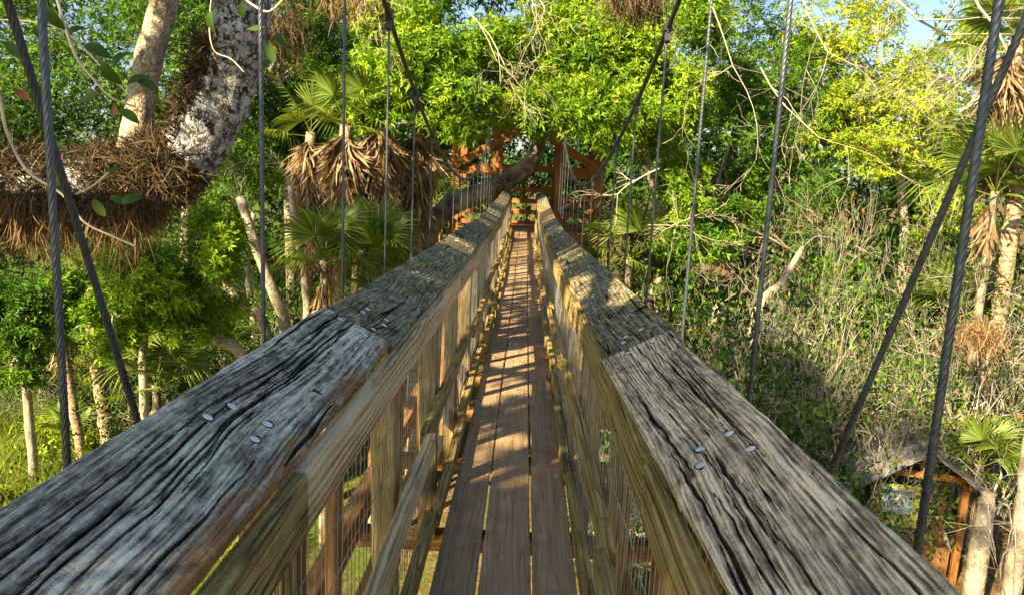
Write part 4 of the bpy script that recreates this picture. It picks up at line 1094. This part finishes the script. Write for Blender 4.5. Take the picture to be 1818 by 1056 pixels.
# ---- bleached dead boughs
def dead_bough(label, start, toward, length, r, depth, seed, mat='twig_pale', grav=-0.04, kids=3, spread=0.55):
    rng = np.random.default_rng(seed); segs = []; tips = []
    d = np.array(toward) - np.array(start)
    grow(rng, np.zeros(3), d, length, r, depth, segs, tips, kids, spread, grav, 0.14, 4, 0.66)
    V, F = prisms(segs)
    o = link('dead_bough', np_mesh('dead_bough', V, F, M[mat]), None); o.location = start
    tag(o, label, 'dead branch')
    return o
dead_bough('bleached dead bough splaying across the deep green tree', P(1235, -40, 14), P(1390, 260, 14), 2.3, 0.018, 5, 201, kids=2)
dead_bough('bleached dead bough drooping behind the hanger rope with forked twigs', P(1350, 120, 15), P(1430, 330, 15), 1.8, 0.015, 5, 202, kids=2)
dead_bough('tangle of pale dead twigs at the top above the tower', P(900, -90, 16), P(960, 70, 16), 1.5, 0.024, 4, 203, spread=0.7)
dead_bough('pale dead twigs hanging in the bright crown over the handrail', P(830, 20, 15.5), P(900, 160, 15.5), 1.3, 0.020, 4, 204, spread=0.6)
dead_bough('pale dry bough lying over the shrubs beside the far handrail', P(1150, 400, 15), P(1290, 440, 15), 1.1, 0.022, 4, 205, grav=-0.02)
dead_bough('white dead bough reaching toward the tower brace', P(1170, 300, 18), P(1060, 360, 18), 1.2, 0.022, 3, 206)
dead_bough('grey bare bough crossing the patch of sky', P(1500, -60, 13), P(1680, 120, 13), 2.0, 0.035, 4, 207, 'twig_grey', grav=-0.01)
dead_bough('fine grey twigs netted over the patch of sky', P(1740, -50, 14), P(1640, 60, 14), 1.5, 0.02, 5, 214, 'twig_grey', grav=-0.01, spread=0.7)
dead_bough('grey bare bough hanging between the two outermost ropes', P(1700, -70, 12), P(1790, 130, 12), 1.6, 0.03, 4, 208, 'twig_grey')
dead_bough('grey bough with fine twigs over the yellow green tree', P(1400, -50, 16), P(1570, 160, 16), 1.9, 0.03, 4, 209, 'twig_grey', grav=-0.03)
dead_bough('dead branch lying pale among the shrubs below the slanting rope', P(1440, 610, 15), P(1290, 560, 15), 1.2, 0.024, 3, 210)
dead_bough('dry twig cluster hanging from the treetop by the main cable', P(640, -60, 15), P(720, 60, 15), 1.0, 0.018, 4, 211, spread=0.7)
dead_bough('spiky bare twigs in front of the kiosk', P(1790, 1075, 8.0), P(1700, 850, 8.0), 0.75, 0.012, 4, 212, 'twig_grey', grav=0.01)
dead_bough('thin bare sapling rising past the kiosk roof', P(1800, 1080, 9.0), P(1760, 760, 9.0), 1.3, 0.016, 4, 213, 'twig_grey', grav=0.0)

# ---- the near oak: limb sweeping in from the side, lichened bark, dried fern and roots
OY = 5.2
k5 = OY / FPX
oak = empty('oak_tree'); 
tx = P(-330, 500, OY).x
gz = float(ground_z(np.array(tx), np.array(OY))) - 0.2
oak.location = (tx, OY, gz)
tag(oak, 'lichen covered oak limb sweeping up beside the near handrail, draped with dried fern and roots', 'tree')
off = np.array(oak.location)
def ow(u, v, y, r): q = np.array(P(u, v, y)) - off; return [*q, r]
stem('trunk', oak, [[0, 0, 0, .48], [0.1, 0.1, 3.5, .40], ow(-330, 560, OY, .34), ow(-230, 420, OY, .30)], 'bark_dark', n=20, sides=14, wob=0.03, seed=3)
def rough_limb(name, ctrl, n, sides, mat, seed, amp):
    rng = np.random.default_rng(seed)
    c = spline(ctrl, n); pts, T, N, B = frames(c[:, :3])
    a = np.arange(sides) / sides * 2 * math.pi
    nz = rng.standard_normal((n, sides))
    for _ in range(2): nz = (nz + np.roll(nz, 1, 0) + np.roll(nz, 1, 1) + np.roll(nz, -1, 0) + np.roll(nz, -1, 1)) / 3.2
    big = np.sin(np.linspace(0, 9, n))[:, None] * np.cos(a * 2 + 1)[None] * 0.05
    rr = c[:, 3][:, None] * (1 + amp * nz + big)
    V = pts[:, None] + rr[:, :, None] * (np.cos(a)[None, :, None] * N[:, None] + np.sin(a)[None, :, None] * B[:, None])
    idx = np.arange(n * sides).reshape(n, sides)
    F = np.stack([idx[:-1], np.roll(idx, -1, 1)[:-1], np.roll(idx, -1, 1)[1:], idx[1:]], -1).reshape(-1, 4)
    return link(name, np_mesh(name, V.reshape(-1, 3), F, M[mat], smooth=True), oak), c
main_ctrl = [ow(-240, 430, OY, .30), ow(-90, 350, OY, .27), ow(60, 335, OY, .24), ow(200, 335, OY, .24), ow(300, 305, OY, .235), ow(362, 230, OY, .215), ow(405, 130, OY, .20), ow(425, 50, OY, .19), ow(432, -40, OY, .18), ow(430, -220, OY, .17)]
limb_o, lc = rough_limb('lichened_limb', main_ctrl, 150, 40, 'bark_oak', 4, 0.035)
sec_ctrl = [ow(226, 320, OY + .1, .12), ow(240, 250, OY + .15, .105), ow(252, 170, OY + .2, .10), ow(268, 90, OY + .2, .095), ow(290, 10, OY + .2, .09), ow(310, -120, OY + .2, .08)]
rough_limb('upright_limb', sec_ctrl, 70, 24, 'bark_pale', 5, 0.03)
# dried fern on top, hanging roots below
rng = np.random.default_rng(12)
def strips(n, base, d0, ln, curl, wdt, rng, steps=4):
    """curling ribbons: base (n,3), start direction d0 (n,3)"""
    side = unit(np.cross(d0, rng.standard_normal((n, 3)))); q = base.copy(); d = d0.copy(); rows = []
    for k in range(steps + 1):
        w_ = wdt * (1 - k / (steps + 0.6))
        rows += [q - side * w_, q + side * w_]
        q = q + d * (ln / steps)[:, None]
        d = unit(d + curl * 0.5)
    V = np.stack(rows, 1).reshape(-1, 3); m = 2 * (steps + 1)
    i = np.arange(n)[:, None] * m
    F = np.concatenate([np.concatenate([i + 2 * k, i + 2 * k + 1, i + 2 * k + 3, i + 2 * k + 2], 1) for k in range(steps)], 0)
    T = np.repeat(rng.uniform(0, 1, n), m)
    return V, F, T
def limb_sample(t0, t1, n, lo, hi):
    """points on the limb surface between fractions t0..t1, angle measured from straight up"""
    ii = (rng.uniform(t0, t1, n) * (len(lc) - 1)).astype(int)
    pts, T, N, B = frames(lc[:, :3])
    up = np.array([0, 0, 1.0]); Tn = T[ii]
    u_ = unit(up - Tn * (Tn @ up)[:, None]); s_ = np.cross(Tn, u_)
    a = np.radians(rng.uniform(lo, hi, n))
    nrm = u_ * np.cos(a)[:, None] + s_ * np.sin(a)[:, None]
    return pts[ii] + nrm * (lc[ii, 3] * 0.97)[:, None], nrm
b1, n1_ = limb_sample(0.02, 0.50, 16500, -80, 175)
b1b, n1b = limb_sample(0.48, 0.74, 2200, -80, 75)
b1c, n1c = limb_sample(0.80, 0.99, 160, -80, 80)
b1 = np.concatenate([b1, b1b, b1c]); n1_ = np.concatenate([n1_, n1b, n1c]); nf = len(b1)
cl_ = 0.5 + 0.5 * np.sin(b1[:, 0] * 9 + b1[:, 1] * 7) * np.sin(b1[:, 2] * 11 + b1[:, 0] * 4) + rng.normal(0, .12, nf)
kp_ = (cl_ > 0.22) | (rng.uniform(0, 1, nf) < 0.7); b1, n1_, cl_ = b1[kp_], n1_[kp_], np.clip(cl_[kp_], 0, 1.2); nf = len(b1)
V, F, T = strips(nf, b1, unit(n1_ + rng.standard_normal((nf, 3)) * 0.8), 0.15 * rng.uniform(.3, 1.5, nf) * (0.45 + cl_), rng.standard_normal((nf, 3)) * 1.4 + np.array([0, 0, -.3]), 0.0075 * np.ones((1, 1)), rng)
o = link('dried_fern', np_mesh('dried_fern', V, F, M['fern'], attr=T), oak); o['kind'] = 'stuff'
b2, n2_ = limb_sample(0.0, 0.40, 5200, 90, 290)
b2 = b2 + n2_ * rng.uniform(0, 0.06, (len(b2), 1)); nr = len(b2)
tfrac = rng.uniform(0, 1, nr)
V, F, T = strips(nr, b2, unit(np.array([0, 0, -1.0]) + rng.standard_normal((nr, 3)) * 0.3 + n2_ * .4), rng.uniform(0.05, 0.50, nr) * (0.65 + 0.5 * np.sin(b2[:, 0] * 6.0 + 1) * np.sin(b2[:, 0] * 17)) * (0.5 + 0.5 * (b2[:, 0] < (lc[60, 0])).astype(float)), rng.standard_normal((nr, 3)) * 0.5 + np.array([0, 0, -.5]), 0.0032 * np.ones((1, 1)), rng, 5)
o = link('hanging_roots', np_mesh('hanging_roots', V, F, M['root'], attr=T), oak); o['kind'] = 'stuff'
# oak crown, mostly unseen above and behind the viewer; blobs placed to cast shade
cr = [((-4.2, -4.2, 4.9), (2.3, 2.5, 1.3)), ((-6.3, -6.6, 6.7), (2.6, 2.6, 1.7)), ((-5.2, -2.4, 6.2), (1.5, 1.6, 1.0)), ((-4.8, 3.0, 5.0), (1.8, 1.7, 1.3)), ((-2.2, -3.0, 4.4), (1.3, 1.6, 0.7)), ((-5.5, -1.5, 8.6), (3.0, 3.4, 1.3)), ((-7.4, 2.0, 9.4), (3.0, 3.0, 1.4))]
V, F, T, (C_, R2_, SD_) = leaf_cloud(np.random.default_rng(31), [(np.array(c) - off, np.array(r)) for c, r in cr], 11500, 7, 0.12, 0.45, subs=18, subr=0.36)
link('crown', np_mesh('crown', V, F, M['leaf_mid'], attr=T), oak)
for bi in range(len(cr)):
    segs = []; top = lc[-1, :3] if bi in (0, 3) else np.array(main_ctrl[0][:3])
    path = spline([top, (top + C_[bi]) / 2 + np.array([0, 0, .4]), C_[bi]], 8)
    for i in range(7): segs.append([*path[i], *path[i + 1], 0.13 - i * .012, 0.118 - i * .012])
    for kk in range(18):
        e = C_[bi] + SD_[bi, kk] * R2_[bi]; q = spline([path[5], (path[5] + e) / 2 + np.array([0, 0, .2]), e], 4)
        for i in range(3): segs.append([*q[i], *q[i + 1], 0.03 - i * .008, 0.022 - i * .008])
    V, F = prisms(segs, 5); link('limb', np_mesh('limb', V, F, M['bark_dark'], smooth=True), oak)
# near twigs with broad leaves
def leaf_obj_mesh(mat, curlz, seed):
    rng = random.Random(seed); V = []; F = []
    n = 7
    for i in range(n):
        t = i / (n - 1); wv_ = 0.26 * math.sin(math.pi * min(1, t * 0.92 + 0.06)) ** 0.8
        z = curlz * (t - 0.3) ** 2
        V += [(-wv_, t, z + wv_ * .35), (0, t, z), (wv_, t, z + wv_ * .35)]
    for i in range(n - 1):
        a = i * 3
        F += [(a, a + 1, a + 4, a + 3), (a + 1, a + 2, a + 5, a + 4)]
    me = bpy.data.meshes.new('leaf'); me.from_pydata(V, [], F); me.materials.append(M[mat])
    me.polygons.foreach_set('use_smooth', [True] * len(F))
    at = me.attributes.new('tint', 'FLOAT', 'POINT'); at.data.foreach_set('value', [rng.uniform(.2, .9)] * len(V)); me.update()
    return me
LM = [leaf_obj_mesh('big_leaf', -.35, 1), leaf_obj_mesh('big_leaf', .3, 2), leaf_obj_mesh('big_leaf', -.6, 3)]
LR = leaf_obj_mesh('red_leaf', .5, 4)
TYY = 2.9
def near_twig(pix, r, leaves, y=TYY):
    ctrl = [ow(u, v, y + 0.02 * i, r * (1 - 0.7 * i / len(pix))) for i, (u, v) in enumerate(pix)]
    o = stem('twig', oak, ctrl, 'twig_pale', n=6 * len(pix), sides=6, wob=0.12, seed=int(abs(pix[0][0])) + 5)
    for (u, v, ang, size, red) in leaves:
        q = Vector(ow(u, v, y - 0.03, 0)[:3])
        l = link('leaf', LR if red else LM[int(u + v) % 3], o)
        a = R_(ang)
        yv = Vector((math.cos(a), 0.25, -math.sin(a))).normalized(); nv = Vector((0.25 * math.sin(u), -1.0, 0.55 + 0.4 * math.cos(v))); xv = yv.cross(nv).normalized(); zv = xv.cross(yv)
        l.matrix_local = Matrix.Translation(q) @ Matrix((xv, yv, zv)).transposed().to_4x4() @ Matrix.Scale(size * y / FPX, 4)
near_twig([(-30, 90), (0, 180), (14, 240), (50, 305), (110, 345), (150, 395), (200, 420), (242, 438)], 0.0075,
          [(165, 355, 60, 34, 0), (25, 160, 30, 30, 1), (195, 350, 20, 28, 0), (215, 360, -25, 35, 0), (10, 75, 50, 38, 0), (100, 330, -70, 30, 0)])
near_twig([(90, -40), (130, 90), (165, 140), (200, 175), (240, 190)], 0.006,
          [(175, 165, 150, 40, 0), (205, 185, 100, 24, 1), (180, 110, 60, 45, 0), (150, 80, 20, 42, 0), (210, 195, 30, 38, 0), (225, 150, -30, 40, 0), (240, 140, 20, 36, 0), (200, 120, -60, 40, 0), (80, 10, 60, 44, 0)])
near_twig([(380, -40), (372, 40), (380, 90), (410, 105), (435, 130)], 0.0028, [(375, 20, 100, 36, 0)], 4.4)
near_twig([(520, -20), (480, 20), (450, 10), (425, -10)], 0.004, [(478, 78, 80, 32, 0), (470, 50, 170, 30, 0), (430, 5, 100, 24, 0), (486, 60, 40, 28, 0)], 2.7)
near_twig([(-20, 35), (60, 40), (120, 60), (190, 130), (235, 175)], 0.003, [(60, 45, 60, 30, 0), (120, 62, -40, 30, 0), (30, 38, 120, 34, 0)], 3.1)
near_twig([(135, 345), (165, 330), (195, 305)], 0.003, [(190, 305, -20, 18, 0)])

# ---- a brown epiphyte clump on the far tree behind the second rope, and root mats at the top
def root_mat(label, u, v, y, ru, rv, n, seed, drop=0.5):
    rg = np.random.default_rng(seed); k = y / FPX
    c = np.array(P(u, v, y))
    b = rg.standard_normal((n, 3)) * np.array([ru * k, ru * k, rv * k]) * 0.45
    V, F, T = strips(n, b, unit(np.array([0, 0, -1.0]) + rg.standard_normal((n, 3)) * 0.5), rg.uniform(.2, 1.0, n) * drop, rg.standard_normal((n, 3)) * 0.5 + np.array([0, 0, -.4]), 0.010 * np.ones((1, 1)), rg, 4)
    o = link('root_mat', np_mesh('root_mat', V, F, M['fern'] if seed in (1, 3) else M['root'], attr=T)); o.location = c
    tag(o, label, 'root clump'); return o
root_mat('shaggy brown root clump hanging behind the second hanger rope at the top', 503, 50, 14, 45, 60, 800, 1, 0.6)
root_mat('dry brown fern clump at the top beside the main cable clamp', 625, -10, 15, 60, 40, 500, 2, 0.5)
root_mat('dark brown moss clump at the top by the far main cable clamp', 1130, -5, 12, 60, 30, 800, 3, 0.5)
root_mat('tan dead frond litter caught on the low branches by the palmettos', 560, 460, 18, 80, 30, 900, 4, 0.5)
root_mat('brown fern clump on the shaded shrub below the crossed ropes', 1740, 590, 16, 40, 30, 600, 5, 0.6)

# ---- grass, weeds and litter
rng = np.random.default_rng(41)
def blades(n, xr, yr, hl, w_, mat, name, label, bare=0.0):
    x = rng.uniform(*xr, n); y = rng.uniform(*yr, n)
    keep = np.sin(x * 1.7 + np.sin(y * 1.1) * 2) + np.sin(y * 1.9 + x * .6) + rng.normal(0, .8, n) > bare
    x, y = x[keep], y[keep]; n = len(x)
    b = np.column_stack([x, y, ground_z(x, y)])
    d = unit(np.column_stack([rng.normal(0, .45, n), rng.normal(0, .45, n), np.ones(n)]))
    V, F, T = strips(n, b, d, rng.uniform(*hl, n), rng.standard_normal((n, 3)) * .5 + np.array([0, 0, -.25]), w_ * np.ones((1, 1)), rng, 2)
    T = np.clip(T * .5 + .25 * np.repeat(np.sin(x * .9) * np.cos(y * .8) + 1, 6), 0, 1)
    o = link(name, np_mesh(name, V, F, M[mat], attr=T)); tag(o, label, 'grass', kind='stuff')
blades(46000, (-24, -5), (15, 34), (0.15, 0.75), 0.016, 'grass', 'grass', 'sunny green grass and weeds below the oak side of the footbridge', -0.3)
blades(9000, (4, 22), (9, 30), (0.1, 0.35), 0.014, 'grass', 'grass', 'thin grass under the shrubs on the kiosk side', 0.3)
n = 16000
x = rng.uniform(2, 22, n); y = rng.uniform(6, 30, n)
b = np.column_stack([x, y, ground_z(x, y) + 0.02 + rng.uniform(0, .05, n)])
V, F, T = strips(n, b, unit(np.column_stack([rng.normal(0, 1, n), rng.normal(0, 1, n), rng.normal(0, .2, n)])), rng.uniform(.08, .2, n), rng.standard_normal((n, 3)) * .3, 0.03 * np.ones((1, 1)), rng, 2)
tag(link('leaf_litter', np_mesh('leaf_litter', V, F, M['litter'], attr=T)), 'dry leaf litter on the ground around the kiosk', 'leaf litter', kind='stuff')
# low leafy weeds in the clearing
wb = []
for i in range(26):
    xx, yy = rng.uniform(-20, -6), rng.uniform(17, 32)
    wb.append(((xx, yy, float(ground_z(np.array(xx), np.array(yy))) + .2), (rng.uniform(.6, 1.4), rng.uniform(.6, 1.2), rng.uniform(.25, .6))))
V, F, T, _ = leaf_cloud(rng, wb, 2600, 6, 0.16, 0.32)
tag(link('weeds', np_mesh('weeds', V, F, M['leaf_yellow'], attr=T)), 'low yellow green weeds in the sunny clearing', 'weeds', kind='stuff')
# understorey behind the shrubs, its dark leaf colour standing in for shade
ub = []
for i in range(30):
    u = rng.uniform(1150, 1900); y = rng.uniform(22, 31); v = rng.uniform(420, 640)
    ub.append(px_blob(u, v, y, 90, 60))
for i in range(16):
    u = rng.uniform(100, 560); y = rng.uniform(23, 27); v = rng.uniform(560, 650)
    ub.append(px_blob(u, v, y, 80, 40))
for i in range(18):
    u = rng.uniform(-60, 700); y = rng.uniform(26, 33); v = rng.uniform(360, 560)
    ub.append(px_blob(u, v, y, 90, 60))
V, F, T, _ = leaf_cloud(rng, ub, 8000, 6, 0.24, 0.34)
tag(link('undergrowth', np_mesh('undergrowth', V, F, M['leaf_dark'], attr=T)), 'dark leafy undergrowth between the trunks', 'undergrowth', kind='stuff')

# ================================================================== THE KIOSK
KY = 16.8
kq = P(1618, 845, KY)
kg = float(ground_z(np.array(kq.x), np.array(KY)))
kiosk = empty('trail_kiosk', (kq.x, KY, kg)); kiosk.rotation_euler = (0, 0, R_(-14))
tag(kiosk, 'small wooden kiosk with grey gable roof and pale notice panel down among the shrubs', 'kiosk')
rid = P(1625, 772, KY).z - kg
def kp(name, a, b, W_, T_, mat, roll=0.0):
    a, b = Vector(a), Vector(b); d = b - a; yv = d.normalized(); zv = Vector((0, 0, 1)) if abs(yv.z) < .95 else Vector((0, -1, 0))
    xv = yv.cross(zv).normalized(); zv = xv.cross(yv)
    o = link(name, board_mesh(d.length, W_, T_, mat), kiosk)
    o.matrix_local = Matrix.Translation((a + b) / 2) @ (Matrix((xv, yv, zv)).transposed() @ Matrix.Rotation(roll, 3, 'Y')).to_4x4()
    return o
ev = rid - 0.75
for sx in (-0.95, 0.95):
    for sy in (-0.7, 0.7): kp('post', (sx, sy, -0.1), (sx, sy, ev + .05), .14, .14, 'tower_y')
    kp('eave_beam', (sx, -1.0, ev + .02), (sx, 1.0, ev + .02), .09, .16, 'tower_y')
    for i in range(6):
        t = (i + .5) / 6
        x_ = sx * 1.5 * (1 - t); z_ = ev - .28 + (rid - ev + .28) * t + .035
        o = kp('shingle_course', (x_ * 1.0, -1.35, z_ + .02), (x_ * 1.0, 1.35, z_ + .02), .30, .022, 'tower_y')
        o.data = board_mesh(2.7, .30, .022, 'roof_felt')
        o.matrix_local = Matrix.Translation((x_, 0, z_ + .012 * (i % 2))) @ Matrix.Rotation(math.atan2(rid - ev + .28, 1.5) * (1 if sx > 0 else -1) + (.05 if sx > 0 else -.05), 4, 'Y')
for sy in (-0.7, 0.7):
    kp('tie_beam', (-0.88, sy, ev + .05), (0.88, sy, ev + .05), .08, .15, 'tower_y')
    kp('king_post', (0, sy, ev + .12), (0, sy, rid - .06), .09, .09, 'tower_y')
M['panel_green'] = flat_mat('notice_panel_green', (0.38, 0.42, 0.06), rough=.6, var=.2, scale=4)
M['panel_blue'] = flat_mat('notice_print_blue', (0.30, 0.48, 0.52), rough=.5, var=.4, scale=7)
M['panel_white'] = flat_mat('notice_print_white', (0.72, 0.74, 0.66), rough=.5, var=.15, scale=9)
def slab(name, c, d, mat, parent):
    mb = MB(); mb.box((0, 0, 0), d); o = link(name, mb.mesh(name, M[mat]), parent); o.location = c; return o
pn = slab('notice_panel', (-0.35, -0.74, ev - .75), (1.0, .05, 1.0), 'panel_green', kiosk)
slab('printed_sheet', (-0.08, -.03, .12), (.62, .012, .60), 'panel_blue', pn)
slab('printed_sheet', (-0.15, -.04, .25), (.22, .012, .22), 'panel_white', pn)
slab('counter', (0.45, 0.0, 0.45), (0.8, 1.2, .9), 'panel_green', kiosk).data.materials[0] = M['beam']
